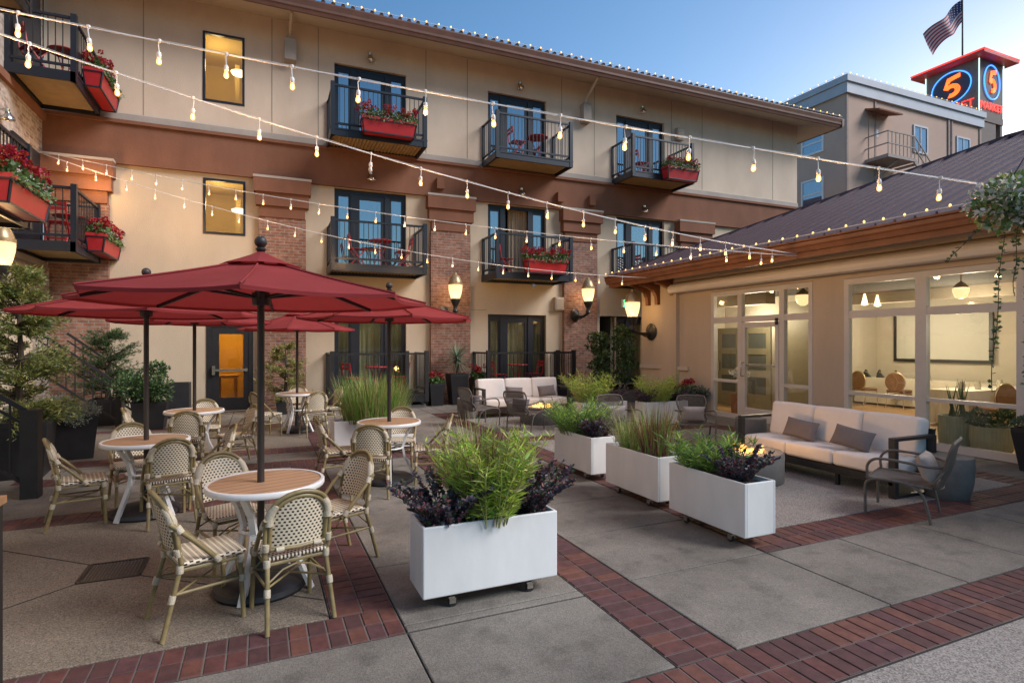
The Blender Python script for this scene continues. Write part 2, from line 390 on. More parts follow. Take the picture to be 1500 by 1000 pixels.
# ------------------------------------------------------------------ hotel
RA=rad(0.66)
YF=16.0
def fw(x,y,z): return (x*math.cos(-RA)-y*math.sin(-RA), YF+x*math.sin(-RA)+y*math.cos(-RA), z)
hotel=thing('hotel_building','three storey tan hotel with a brown band, brick piers and a lit tiled eave','building',(0,YF,0),-RA)
def wall_grid(mb,x0,x1,z0,z1,holes,f,depth=.18):
    xs=sorted({x0,x1,*[h[0] for h in holes],*[h[1] for h in holes]}); zs=sorted({z0,z1,*[h[2] for h in holes],*[h[3] for h in holes]})
    xs=[x for x in xs if x0<=x<=x1]; zs=[z for z in zs if z0<=z<=z1]
    for a,b in zip(xs,xs[1:]):
        for c,d in zip(zs,zs[1:]):
            mx,mz=(a+b)/2,(c+d)/2
            if any(h[0]<mx<h[1] and h[2]<mz<h[3] for h in holes): continue
            mb.poly(f(a,0,c),f(b,0,c),f(b,0,d),f(a,0,d))
    for h in holes:
        a,b,c,d=h
        c2=max(c,z0);d2=min(d,z1)
        if c2>=d2 or b<=x0 or a>=x1: continue
        for p,q in (((a,c2),(a,d2)),((b,d2),(b,c2)),((a,d2),(b,d2)),((b,c2),(a,c2))):
            if p[1]==q[1] and p[1] not in (c,d): continue
            mb.poly(f(p[0],0,p[1]),f(q[0],0,q[1]),f(q[0],depth,q[1]),f(p[0],depth,p[1]))
ident=lambda a,b,c:(a,b,c)
DX=[1.83,6.25,10.79]
DW=1.95
DZ=[(.36,2.58),(3.70,5.90),(7.08,9.27)]
doors=[(x,x+DW,z0,z1,i,k) for i,x in enumerate(DX) for k,(z0,z1) in enumerate(DZ)]
W3=(-1.30,-.36,7.72,9.45);W2=(-1.29,-.34,4.43,5.81);D0=(-1.22,-.16,0.02,2.24)
ALC=(10.15,11.85,.0,2.6)
holes=[d[:4] for d in doors]+[W3,W2,D0,ALC]
XL,XR=-4.47,19.08
mb=MB(); wall_grid(mb,XL,XR,0,6.0,holes,ident); 
mb.build('lower_wall',m_cream,hotel)
mb=MB(); wall_grid(mb,XL,XR,6.0,10.12,holes,ident); mb.poly((XR,0,0),(XR,9,0),(XR,9,10.12),(XR,0,10.12)); mb.poly((XL,9,0),(XL,0,0),(XL,0,10.12),(XL,9,10.12)); mb.poly((XR,9,0),(XL,9,0),(XL,9,10.12),(XR,9,10.12))
mb.build('upper_wall',m_stucco,hotel)
# control joints
mb=MB()
for x in (-2.55,.28,1.42,4.35,5.6,8.75,9.95,13.05,14.4,17.8):
    mb.box(x-.012,x+.012,-.004,.01,7.13,10.1)
for x0,x1 in ((-3.1,-1.3),(-.1,1.8),(3.84,6.2),(8.24,10.1)): mb.box(x0,x1,-.004,.01,2.69,2.71)
mb.build('control_joint',M('joint_shadow',(.33,.28,.21),.9,0),hotel)
# bands
segs=[(XL,XR)]
mb=MB(); mb.box(XL,XR,-.10,-.001,5.92,6.86); mb.build('brown_band',m_brown,hotel)
mb=MB(); mb.box(XL,XR+.12,-.16,.0,6.86,6.94); mb.build('band_moulding',m_brown,hotel)
mb=MB(); mb.box(XL,XR,-.05,.0,6.941,7.12); mb.hexa([(XL,-.05,7.12),(XR,-.05,7.12),(XR,0,7.12),(XL,0,7.12)],[(XL,-.004,7.15),(XR,-.004,7.15),(XR,0,7.15),(XL,0,7.15)]); mb.build('grey_ledge',m_grey,hotel)
# piers
for (a,b) in ((-4.40,-3.22),(-.03,1.1),(4.46,5.65),(8.77,9.98),(13.3,14.6)):
    p=MB().box(a,b,-.14,-.001,0,4.94).build('brick_pier',m_brick,hotel)
    c=MB(); c.box(a+.02,b-.02,-.17,-.002,4.941,5.22); c.box(a-.07,b+.07,-.23,-.002,5.221,5.55); c.box(a-.12,b+.12,-.30,-.002,5.551,5.90); c.build('pier_cap',m_brown,p)
    c=MB(); c.box(a-.13,b+.13,-.31,-.003,5.901,5.96); c.build('cap_ledge',m_grey,p)
# eave and roof
OV=1.0; ex0,ex1=XL-2,XR+1.05; z0,z1=9.86,10.12
mb=MB(); mb.poly((ex0,-OV,9.88),(ex1,-OV,9.88),(XR,0,10.12),(XL-2,0,10.12)); mb.poly((ex1,-OV,9.88),(ex1,10,9.88),(XR,9,10.12),(XR,0,10.12)); mb.build('soffit',m_soffit,hotel)
def gutter(mb,p,q,out,zt,zb,d=.11):
    """moulded gutter run from p to q (2D), out = outward unit vector"""
    o=Vector((out[0],out[1],0)); P=Vector((p[0],p[1],0));Q=Vector((q[0],q[1],0))
    prof=[(.0,zb),(.05,zb),(.075,zb+.07),(.10,zb+.10),(.105,zb+.16),(.085,zb+.17),(.12,zt-.03),(.12,zt),(.0,zt)]
    A=[mb.pt(P+o*a+Vector((0,0,z))) for a,z in prof];B=[mb.pt(Q+o*a+Vector((0,0,z))) for a,z in prof]
    n=len(prof)
    for i in range(n): mb.face([A[i],B[i],B[(i+1)%n],A[(i+1)%n]])
    mb.face(A);mb.face(B[::-1])
mb=MB(); gutter(mb,(ex0,-OV),(ex1,-OV),(0,-1),10.18,9.86); gutter(mb,(ex1,-OV-.12),(ex1,10),(1,0),10.18,9.86); mb.build('gutter',m_eave,hotel)
mb=MB()
rk=.22
mb.poly((ex0,-OV-.10,10.19),(ex1+.1,-OV-.10,10.19),(ex1-5,4.5,10.19+rk*5.5),(ex0,4.5,10.19+rk*5.5))
mb.poly((ex1+.1,-OV-.1,10.19),(ex1+.1,10,10.19),(ex1-5,4.5,10.19+rk*5.5)); mb.poly((ex1+.1,10,10.19),(ex0,10,10.19),(ex0,4.5,10.19+rk*5.5),(ex1-5,4.5,10.19+rk*5.5))
x=ex0
while x<ex1: 
    mb.tube([(x,-OV-.11,10.20),(x,-OV+1.2,10.20+1.2*rk)],.055,6); x+=.24
mb.build('roof',m_tile,hotel)
# scupper boxes with downspout, wall vents, small spotlights
def fxz(u,v,off=0): # pixel of the survey -> facade x,z
    return None
for x,z in ((.72,9.35),(9.55,9.10)):
    b=MB(); b.box(x-.14,x+.14,-.26,-.002,z-.33,z+.2); b.hexa([(x-.14,-.26,z+.2),(x+.14,-.26,z+.2),(x+.14,-.002,z+.2),(x-.14,-.002,z+.2)],[(x-.10,-.2,z+.28),(x+.10,-.2,z+.28),(x+.10,-.002,z+.28),(x-.10,-.002,z+.28)])
    o=b.build('rainwater_hopper',m_grey,hotel)
    t=MB(); t.tube([(x,-.12,z+.28),(x,-.16,z+.4),(x,-OV*.9,9.90)],.045,8); t.build('downpipe',m_soffit,o,60)
for x,z,w in ((12.98+.35,8.95,.28),(8.6,2.95,.3)):
    o=MB().box(x-w/2,x+w/2,-.16,-.002,z-.2,z+.2).build('wall_vent',m_grey,hotel)
    s=MB()
    for k in range(6): s.box(x-w/2+.04,x+w/2-.04,-.18,-.161,z-.15+k*.055,z-.125+k*.055)
    s.build('vent_louvre',m_soffit,o)
for x in (4.72,8.6,9.75): MB().box(x-.11,x+.11,-.26,-.101,6.12,6.42).build('band_vent',m_brown,hotel)
def spot(par,x,y,z):
    b=MB(); b.lathe([(.05,-.0),(.055,.05),(.03,.06)],10,(x,y,z+.1)); b.bar((x,y+.12,z+.13),(x,y,z+.13),.03)
    o=b.build('spotlight',m_steel,par,50)
    h=MB(); h.lathe([(.11,-.1),(.105,-.06),(.05,.0),(.04,.04)],12,(x+.02,y-.02,z+.06),False); h.build('spotlight_shade',m_steel,o,50)
for x,z in ((2.75,9.48),(7.25,9.50),(11.75,9.5)): spot(hotel,x,-.12,z)
for x,z in ((2.75,6.2),(7.25,6.25),(11.75,6.15)): spot(hotel,x,-.22,z)
MB().box(7.3,7.4,-.9,-.82,3.36,3.44).build('underdeck_spotlight',m_steel,hotel)
# french doors
def french(par,x,z0,z1,w,style,y=.10):
    h=z1-z0; f=MB()
    def fr(a,b,c,d,yy=y,t=.09): f.box(x+a,x+b,yy,yy+t,z0+c,z0+d)
    fr(0,.07,0,h); fr(w-.07,w,0,h); fr(.07,w-.07,h-.09,h); fr(.43,.58,0,h-.09,y-.02,.12); fr(1.36,1.50,0,h-.09,y-.02,.12)
    panes=[(.07,.43),(.58,1.36),(1.50,w-.07)]
    o=None; pl=[]
    for i,(a,b) in enumerate(panes):
        if style=='open' and i==1: continue
        s=.05 if i!=1 else .10
        fr(a,a+s,0,h-.09,y+.012,.06); fr(b-s,b,0,h-.09,y+.012,.06); fr(a+s,b-s,h-.09-s-.05,h-.09,y+.012,.06); fr(a+s,b-s,0,.20,y+.012,.06)
        pl.append((a+s,b-s,.20,h-.14-s))
    o=f.build('french_door',m_navy,par)
    g={'sky':m_glass,'open':m_glass,'ground':m_glassg}[style]
    for a,b,c,d in pl: MB().box(x+a,x+b,y+.03,y+.036,z0+c,z0+d).build('pane',g,o)
    c=MB(); n=64; yy=y+.28
    def cur(a,b,amp,mat,nm):
        c=MB(); prev=None
        for k in range(n+1):
            t=a+(b-a)*k/n; q=yy+amp*math.sin(k*1.35)+amp*.5*math.sin(k*.51)
            cur_=(c.pt((x+t,q,z0)),c.pt((x+t,q,z0+h)))
            if prev: c.face([prev[0],cur_[0],cur_[1],prev[1]])
            prev=cur_
        c.build(nm,mat,o,80)
    if style=='open':
        cur(.80,w-.02,.035,m_curtb,'curtain'); lf=MB(); lf.box(x+.60,x+.66,y+.12,y+.75,z0,z0+h-.1); lf.build('door_leaf',m_navy,o)
    elif style=='sky': cur(.02,w-.02,.022,m_curt,'curtain')
    else: cur(.02,w-.02,.03,m_curt_d,'curtain')
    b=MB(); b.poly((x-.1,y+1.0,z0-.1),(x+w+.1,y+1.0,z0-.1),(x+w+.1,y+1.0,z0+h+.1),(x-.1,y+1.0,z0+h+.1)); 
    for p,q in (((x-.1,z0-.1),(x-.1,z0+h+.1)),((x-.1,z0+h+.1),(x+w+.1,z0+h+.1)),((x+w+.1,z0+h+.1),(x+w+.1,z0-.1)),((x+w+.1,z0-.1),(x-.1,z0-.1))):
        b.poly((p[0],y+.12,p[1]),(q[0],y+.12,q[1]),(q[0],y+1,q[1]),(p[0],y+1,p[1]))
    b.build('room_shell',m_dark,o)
    return o
for (a,b,c,d,i,k) in doors:
    st='ground' if k==0 else ('open' if (i==1 and k==1) else 'sky')
    french(hotel,a,c,d,DW,st)
# lit stair windows and the lit exit door
def litroom(par,a,b,c,d,deep=2.2,mat=m_roomy):
    r=MB(); x0,x1,z0_,z1_=a-1.0,b+.55,c-.6,d+.12; y0=.18; 
    P=lambda x,y,z:(x,y,z)
    r.poly((x0,deep,z0_),(x1,deep,z0_),(x1,deep,z1_),(x0,deep,z1_))
    r.poly((x0,y0,z0_),(x0,deep,z0_),(x0,deep,z1_),(x0,y0,z1_)); r.poly((x1,deep,z0_),(x1,y0,z0_),(x1,y0,z1_),(x1,deep,z1_))
    r.poly((x0,y0,z1_),(x0,deep,z1_),(x1,deep,z1_),(x1,y0,z1_)); r.poly((x0,y0,z0_),(x1,y0,z0_),(x1,deep,z0_),(x0,deep,z0_))
    # front return around the opening, kept behind the wall
    for (p,q,s,t) in ((x0,a,z0_,z1_),(b,x1,z0_,z1_),(a,b,z0_,c),(a,b,d,z1_)): r.poly((p,y0+.002,s),(p,y0+.002,t),(q,y0+.002,t),(q,y0+.002,s))
    r.box(b-.28,b-.16,1.2,1.3,z0_,z1_-.3)
    return r.build('room_shell',mat,par)
def lamp_point(name,loc,power,col,size=.12,parent=None):
    l=bpy.data.lights.new(name,'POINT'); l.energy=power; l.color=col; l.shadow_soft_size=size
    o=bpy.data.objects.new(name,l); COL.objects.link(o); o.location=loc
    if parent: o.parent=parent
    return o
for (a,b,c,d) in (W3,W2):
    f=MB(); t=.055
    f.box(a,a+t,-.015,.07,c,d); f.box(b-t,b,-.015,.07,c,d); f.box(a+t,b-t,-.015,.07,c,c+t); f.box(a+t,b-t,-.015,.07,d-t,d)
    o=f.build('stair_window',m_navy,hotel); MB().box(a+t,b-t,.03,.036,c+t,d-t).build('pane',m_glassc,o); litroom(o,a,b,c,d)
    g=MB(); g.lathe([(.02,-.02),(.17,.03),(.20,.09),(.18,.10)],18,(b-.16,.75,d-.66)); g.build('ceiling_lamp',m_dome,o,60)
    lamp_point('ceiling_lamp_light',(a+.25,.9,d-.45),8.0,(1,.72,.34),.15,o)
a,b,c,d=D0
f=MB(); f.box(a,a+.10,-.02,.1,c,d); f.box(b-.10,b,-.02,.1,c,d); f.box(a+.1,b-.1,-.02,.1,d-.12,d); 
f.box(a+.1,a+.28,.0,.06,c,d-.12); f.box(b-.22,b-.1,.0,.06,c,d-.12); f.box(a+.28,b-.22,.0,.06,d-.3,d-.12); f.box(a+.28,b-.22,.0,.06,c,c+.32)
o=f.build('exit_door',m_black,hotel); MB().box(a+.28,b-.22,.028,.034,c+.32,d-.3).build('pane',m_glassc,o); litroom(o,a,b,c,d,2.6,M('room_wall_amber',(.55,.33,.07),.9,.08,2))
f=MB(); f.bar((a+.16,-.09,c+1.02),(b-.14,-.09,c+1.02),.05,.055); f.bar((a+.17,-.01,c+.92),(a+.17,-.09,c+1.08),.06,.09); f.box(a+.13,a+.2,-.11,-.0,c+.9,c+1.13); f.box(b-.19,b-.13,-.10,.0,c+.98,c+1.06); f.build('push_bar',m_steel,o)
f=MB(); f.box(a+.1,b-.4,1.2,1.9,c+.75,c+.82); f.box(a+.15,a+.2,1.2,1.9,c,c+.75); f.box(b-.5,b-.45,1.2,1.9,c,c+.75); f.build('console_table',M('console_amber',(.5,.30,.10),.6,.1),o)
lamp_point('hall_light',(a+.4,1.4,d-.1),16,(1,.66,.22),.15,o)
# side alcove
f=MB(); a,b,c,d=ALC; f.poly((a,1.8,0),(b,1.8,0),(b,1.8,d),(a,1.8,d)); f.poly((a,.0,0),(a,1.8,0),(a,1.8,d),(a,.0,d)); f.poly((b,1.8,0),(b,0,0),(b,0,d),(b,1.8,d)); f.poly((a,0,d),(a,1.8,d),(b,1.8,d),(b,0,d)); f.build('alcove',m_cream,hotel)
f=MB(); f.box(a+.05,a+.95,1.70,1.78,0,2.1); f.build('alcove_door',m_brown,hotel)

# ------------------------------------------------------------------ balconies
def balcony(par,x0,x1,z,dep=1.2,base=False,name='balcony'):
    """x0..x1 along the wall, z = deck top, projects to local -y"""
    f=MB(); t=.05; zb=z-.19
    f.box(x0,x1,-dep,-dep+t,zb,z); f.box(x0,x0+t,-dep+t,-.001,zb,z); f.box(x1-t,x1,-dep+t,-.001,zb,z); f.box(x0+t,x1-t,-.06,-.001,zb,z)
    f.box(x0-.01,x1+.01,-dep-.012,-dep,zb+.15,zb+.19) ; f.box(x0+t,x1-t,-dep+t,-.06,z-.03,z-.002)
    o=f.build(name,m_navy if not base else m_black,par)
    if not base:
        s=MB(); n=int((x1-x0-2*t)/.09); w=(x1-x0-2*t)/n
        for k in range(n):
            a=x0+t+k*w; s.hexa([(a,-dep+t+.03,z-.09),(a+w*.5,-dep+t+.03,z-.12),(a+w*.5,-.09,z-.12),(a,-.09,z-.09)],[(a,-dep+t+.03,z-.035),(a+w*.5,-dep+t+.03,z-.035),(a+w*.5,-.09,z-.035),(a,-.09,z-.035)])
            s.hexa([(a+w*.5,-dep+t+.03,z-.12),(a+w,-dep+t+.03,z-.09),(a+w,-.09,z-.09),(a+w*.5,-.09,z-.12)],[(a+w*.5,-dep+t+.03,z-.035),(a+w,-dep+t+.03,z-.035),(a+w,-.09,z-.035),(a+w*.5,-.09,z-.035)])
        s.build('soffit_pan',m_deckpan,o)
    else:
        s=MB(); s.box(x0+.05,x1-.45,-dep+.06,-.02,0,zb-.002); s.box(x1-.449,x1-.05,-dep+.10,-.02,0,zb-.08); s.build('plinth',m_concrete_dr,o)
    r=MB(); zt=z+1.10; pw=.10
    r.box(x0,x0+pw,-dep-.013,-dep+pw-.013,zb-.0,zt+.05); r.box(x1-pw,x1,-dep-.013,-dep+pw-.013,zb,zt+.05)
    r.box(x0+.012,x0+.08,-.075,-.002,z,zt+.0); r.box(x1-.08,x1-.012,-.075,-.002,z,zt+.0)
    if base: r.box(x1-.62,x1-.52,-dep+.0,-dep+.09,z,zt+.05)
    xm0,xm1=x0+pw,x1-pw
    r.box(xm0,xm1,-dep+.012,-dep+.062,zt-.05,zt); r.box(xm0,xm1,-dep+.02,-dep+.055,z+.10,z+.15)
    for xa,s in ((x0+.025,1),(x1-.075,1)):
        r.box(xa,xa+.05,-dep+pw-.013,-.075,zt-.05,zt); r.box(xa+.008,xa+.042,-dep+pw-.013,-.075,z+.10,z+.15)
    o2=r.build('railing',m_navy if not base else m_rail,o)
    q=MB(); n=int((xm1-xm0)/.115)
    for k in range(1,n): 
        a=xm0+(xm1-xm0)*k/n; q.box(a-.008,a+.008,-dep+.03,-dep+.046,z+.15,zt-.05)
    n=int((dep-.15)/.115)
    for k in range(1,n):
        y=-dep+pw+(dep-.175)*k/n
        for xa in (x0+.05,x1-.05): q.box(xa-.008,xa+.008,y-.008,y+.008,z+.15,zt-.05)
    q.build('baluster',m_rail,o)
    return o
BX=[(1.62,4.07),(6.04,8.48),(10.59,13.0)]
for (a,b) in BX:
    for z in (3.72,7.09): balcony(hotel,a,b,z)
balcony(hotel,1.60,4.10,.36,1.25,True,'patio_deck'); balcony(hotel,5.75,8.55,.36,1.25,True,'patio_deck')

# ------------------------------------------------------------------ flower boxes
def flowerbox(label,loc,rz,L=1.4,dens=1.0,h=.36,dep=.34,seed=0):
    rnd.seed(100+seed)
    t=thing('flower_box',label,'flower box',loc,rz,'red flower boxes on the balcony rails')
    b=MB(); x0,x1=-L/2,L/2; e=.05
    lo=[(x0+e,-dep+e,-h),(x1-e,-dep+e,-h),(x1-e,-.03,-h),(x0+e,-.03,-h)]; hi=[(x0,-dep,-.05),(x1,-dep,-.05),(x1,0,-.05),(x0,0,-.05)]
    b.hexa(lo,hi); b.box(x0-.012,x1+.012,-dep-.012,.0,-.05,.02)
    b.build('box',m_redbox,t)
    f=MB()
    for i in range(4): f.bar(lo[i],hi[i],.028); 
    for i in range(4): f.bar(lo[i],lo[(i+1)%4],.03)
    for i in range(4): f.bar(Vector(hi[i])-Vector((0,0,.004)),Vector(hi[(i+1)%4])-Vector((0,0,.004)),.03,.022)
    f.build('box_frame',m_navy,t)
    s=MB(); 
    n=int(380*dens*L)
    for k in range(n):
        p=Vector((rnd.uniform(x0-.04,x1+.04),rnd.uniform(-dep-.02,.0),rnd.uniform(.0,.20)))
        s.i=rnd.choice((0,0,1)); s.leaf(p,rv()+Vector((0,-.3,.3)),rv(),rnd.uniform(.05,.10),rnd.uniform(.05,.09))
    for k in range(int(70*L)):
        p=Vector((rnd.uniform(x0,x1),rnd.uniform(-dep-.08,-dep+.04),rnd.uniform(-.06,.05))); s.i=0; s.leaf(p,rv()+Vector((0,-.5,-.3)),rv(),.08,.05)
    s.build('foliage',[l_ger,l_mid],t)
    s=MB(); s.i=0
    for k in range(int(34*dens*L)):
        c=Vector((rnd.uniform(x0-.08,x1+.08),rnd.uniform(-dep-.06,.02),rnd.uniform(.13,.36)))
        rr=rnd.uniform(.035,.06)
        for j in range(26):
            d=rv().normalized(); s.leaf(c+d*rr*.6,d+rv()*.4,rv(),.045,.045)
    s.build('red_blossom',l_red,t)
    s=MB()
    for k in range(int(60*L)):
        c=Vector((rnd.uniform(x0,x1),rnd.uniform(-dep-.08,-dep+.08),rnd.uniform(-.02,.14)))
        for j in range(4): s.leaf(c,rv()+Vector((0,-.5,0)),rv(),.018,.02)
    s.build('white_blossom',l_wht,t)
    return t
def fb(x,z,L,label,seed,dens=1.): 
    flowerbox(label,fw(x,-1.2,z),-RA,L,dens,seed=seed)
fb(3.02,7.36,1.36,'red geranium box on the top floor balcony beside the yellow lit window',1)
fb(12.3,7.26,1.22,'red flower box on the top floor balcony farthest right',2)
fb(7.5,4.06,1.26,'red flower box overflowing with geraniums on the middle floor balcony with the open curtained door',3,1.5)
# ------------------------------------------------------------------ left wing
LX=-4.47
wing=thing('hotel_wing','brick and cream hotel wing seen obliquely, its balconies carrying long red flower boxes','building',(LX,0,0),PI/2)
# local x = world y, local -y = world +x
mb=MB(); wall_grid(mb,2,15.98,3.35,11,[],ident); mb.build('brick_wall',m_mottle,wing)
mb=MB(); wall_grid(mb,2,15.36,0,3.349,[],ident); mb.build('cream_wall',m_cream,wing)
MB().box(15.36,15.97,-.14,-.001,0,3.4).build('brick_pier',m_mottle,wing)
MB().box(2,15.98,-.12,-.002,3.4,3.52).build('string_course',m_grey,wing)
MB().box(2,15.98,-.08,-.002,6.7,6.86).build('string_course',m_brown,wing)
def wing_door(a,z,par):
    french(par,a,z,z+2.2,DW,'sky',y=-.06)
for a,b in ((13.85,15.75),(9.3,11.45)):
    for z in (3.72,7.09):
        balcony(wing,a,b,z,1.12)
        o=MB(); o.box(a+.3,b-.1,-.05,-.003,z,z+2.15); o.build('balcony_door',m_navy,wing)
spot(wing,13.6,-.12,5.95)
def fbl(y,z,L,label,seed,dens=1.): flowerbox(label,(LX+1.12,y,z),PI/2,L,dens,seed=seed)
fbl(15.1,7.42,1.5,'red flower box on the upper corner balcony of the left brick wing',4,1.2)
fbl(15.3,4.02,1.5,'red flower box on the lower corner balcony of the left wing, beside the parasol finial',5,1.1)
fbl(10.33,3.95,1.5,'long red flower box above the acorn wall lamp of the brick wing',6,1.5)
flowerbox('red flower box mostly out of view, highest at the top left corner',(LX+1.12,10.2,7.42),PI/2,1.5,1.,seed=7)

# ------------------------------------------------------------------ red bistro furniture on the balconies
def bistro_table(label,loc,r=.30,dark=False):
    t=thing('bistro_table',label,'table',loc,0,'red bistro tables')
    b=MB(); b.lathe([(r,.70),(r+.01,.715),(r,.73),(r-.02,.73)],20); b.build('tabletop',m_redmetal,t,40)
    b=MB()
    for k in range(3):
        a=2*PI*k/3+.4; c=Vector((math.cos(a),math.sin(a),0)); b.tube([c*.22,c*.06+Vector((0,0,.36)),c*.2+Vector((0,0,.70))],.011,6)
    b.build('leg_frame',m_redmetal,t); return t
def bistro_chair(label,loc,rz):
    t=thing('folding_chair',label,'chair',loc,rz,'red folding bistro chairs')
    b=MB()
    for s in (-.19,.19):
        b.bar((s,.2,0),(s,-.16,.46),.022); b.bar((s,-.16,.46),(s,-.22,.84),.022); b.bar((s*.9,-.2,0),(s*.9,.2,.44),.022)
    b.bar((-.19,.1,.13),(.19,.1,.13),.015); b.bar((-.17,-.1,.12),(.17,-.1,.12),.015)
    b.build('frame',m_redmetal,t)
    b=MB()
    for k in range(5): b.box(-.2,.2,-.17+k*.08,-.11+k*.08,.445,.458)
    b.build('seat',m_redmetal,t)
    b=MB(); b.bar((-.2,-.218,.80),(.2,-.218,.80),.018,.07); b.bar((-.2,-.205,.70),(.2,-.205,.70),.018,.07); b.build('backrest',m_redmetal,t); return t
def bset(x,y,z,lbl,chairs,left=False):
    bistro_table('round red bistro table on '+lbl,fw(x,y,z)) 
    for i,(dx,dy,rz,d) in enumerate(chairs): bistro_chair('red folding chair '+d+' on '+lbl,fw(x+dx,y+dy,z),rz)
bset(7.55,-.72,7.09,'the top floor balcony without a flower box',[(-.72,-.1,-PI/2,'left of the table')])
bset(2.95,-.6,3.72,'the middle floor balcony without a flower box',[(-.62,-.05,-PI/2,'left of the table'),(.62,-.0,PI/2,'right of the table')])
bset(2.85,-.62,.36,'the ground floor deck behind the tall grass',[(-.62,-.1,-PI/2+.4,'left of the table'),(.62,-.1,PI/2-.4,'right of the table')])
bset(6.95,-.62,.36,'the ground floor deck behind the white sofa',[(-.62,.0,-PI/2,'left of the table'),(.55,.0,PI/2,'right of the table')])
bistro_chair('red folding chair beside the flower box on the top floor balcony farthest right',fw(11.3,-.6,7.09),-PI/2)
bistro_chair('red folding chair on the middle floor balcony above the pavilion roof',fw(11.4,-.6,3.72),-PI/2)
bistro_chair('red folding chair on the middle floor balcony with the open curtained door',fw(6.55,-.55,3.72),-PI/2)
bistro_table('round red bistro table on the upper corner balcony of the left wing',(LX+.72,14.75,7.09))
bistro_chair('red folding chair on the upper corner balcony of the left wing',(LX+.35,14.2,7.09),-PI/2+.6)
bistro_table('round red bistro table on the lower corner balcony of the left wing',(LX+.72,15.1,3.72))
bistro_chair('red folding chair nearer the rail on the lower corner balcony of the left wing',(LX+.7,14.35,3.72),0)
# ------------------------------------------------------------------ pavilion (wall plane x = PX, faces -x)
PX=9.9
pav=thing('pavilion','low beige pavilion with a plum metal roof and a glazed meeting room','building',(PX,0,0),-PI/2)
# local x = -world y ; local y = world x - PX
Y=lambda y:-y
F1=(Y(10.57),Y(7.83),.0,2.93); F2=(Y(7.17),Y(4.45),.0,2.90)
m_pavw=M('pavilion_stucco',(.54,.43,.32),.9,.11,1.1,.4,45,spec=.2,detail=8,streak=.25)
mb=MB(); wall_grid(mb,Y(13.3),Y(-4),0,3.62,[F1,F2],ident,.12); mb.poly((Y(13.3),6,0),(Y(13.3),0,0),(Y(13.3),0,3.62),(Y(13.3),6,3.62)); mb.build('wall',m_pavw,pav)
# corner pilaster, dado panels, frieze
b=MB(); b.box(Y(12.35),Y(11.72),-.10,-.001,0,3.35); b.build('pilaster',m_pavw,pav)
b=MB(); b.box(Y(13.3),Y(12.36),-.07,-.001,1.02,1.12); b.box(Y(11.71),Y(11.35),-.07,-.001,1.02,1.12); b.build('dado_rail',M('dado_light',(.55,.46,.37),.8,.05),pav)
b=MB(); b.box(Y(11.71),Y(-4),-.16,-.001,3.27,3.58); b.build('frieze',m_pavw,pav)
c=MB(); pts=[]; n=14
y0,y1=Y(11.85),Y(-4)
prof=[(-.02,3.25),(-.20,3.22),(-.27,3.15),(-.28,3.08),(-.24,3.01),(-.17,2.985),(-.02,3.0)]
A=[c.pt((y0,q,z)) for q,z in prof];B=[c.pt((y1,q,z)) for q,z in prof]
for i in range(len(prof)): c.face([A[i],B[i],B[(i+1)%len(prof)],A[(i+1)%len(prof)]])
c.face(A);c.face(B[::-1])
c.build('awning_cassette',M('awning_white',(.78,.72,.67),.35,.03,3,spec=.6),pav,40)
# roof : hip, eave line world x=9.0, far end y=13.67
kx,ex=.43,9.0; ye=13.67; hx=15.4; run=hx-ex; z0=3.57; zr=z0+kx*run
L_=lambda x,y,z:(Y(y),x-PX,z)
b=MB(); b.poly(L_(ex,-6,z0),L_(ex,ye,z0),L_(hx,ye-run,zr),L_(hx,-6,zr)); b.poly(L_(ex,ye,z0),L_(2*hx-ex,ye,z0),L_(hx,ye-run,zr)); b.poly(L_(2*hx-ex,ye,z0),L_(2*hx-ex,-6,z0),L_(hx,-6,zr),L_(hx,ye-run,zr))
b.poly(L_(ex,-6,z0),L_(hx,-6,zr),L_(2*hx-ex,-6,z0))
rf=b.build('roof',m_seam,pav)
b=MB(); y=ye-.2
while y>-5.5:
    r=min(run,ye-y); 
    b.bar(L_(ex-.02,y,z0+.025),L_(ex+r,y,z0+.025+kx*r),.035,.06); y-=.30
x=ex+.3
while x<2*hx-ex:
    r=min(x-ex,2*hx-ex-x,run); b.bar(L_(x,ye+.02,z0+.025),L_(x,ye-r,z0+.025+kx*r),.035,.06); x+=.30
b.bar(L_(ex,ye,z0+.02),L_(hx,ye-run,zr+.03),.12,.08); b.bar(L_(hx,ye-run,zr+.03),L_(hx,-6,zr+.03),.14,.08)
b.build('standing_seam',m_seam,rf)
b=MB(); gutter(b,(Y(ye),ex-PX),(Y(-6),ex-PX),(0,-1),3.57,3.36); gutter(b,(Y(ye),2*hx-ex-PX),(Y(ye),ex-PX),(-1,0),3.57,3.36); b.build('gutter',m_wood,pav)
b=MB(); b.poly(L_(ex,-6,3.37),L_(PX-.001,-6,3.5),L_(PX-.001,ye-.37,3.5),L_(ex,ye,3.37)); b.poly(L_(ex,ye,3.37),L_(PX-.001,ye-.37,3.5),L_(18,ye-.37,3.5),L_(18,ye,3.37))
b.build('soffit',m_wood,pav)
b=MB(); b.box(Y(ye-.05),Y(-6),ex-PX+.02,ex-PX+.06,3.26,3.365); b.build('fascia_board',m_wood,pav)
for yy in (12.95,12.55,11.9):
    b=MB(); pr_=[(0,2.75),(-.09,2.75),(-.10,2.95),(-.2,3.12),(-.45,3.22),(-.62,3.25),(-.62,3.36),(0,3.36)]
    A=[b.pt((Y(yy)-.06,q,z)) for q,z in pr_];B=[b.pt((Y(yy)+.06,q,z)) for q,z in pr_]
    for i in range(len(pr_)): b.face([A[i],B[i],B[(i+1)%len(pr_)],A[(i+1)%len(pr_)]])
    b.face(A);b.face(B[::-1]); b.build('eave_bracket',m_wood,pav)
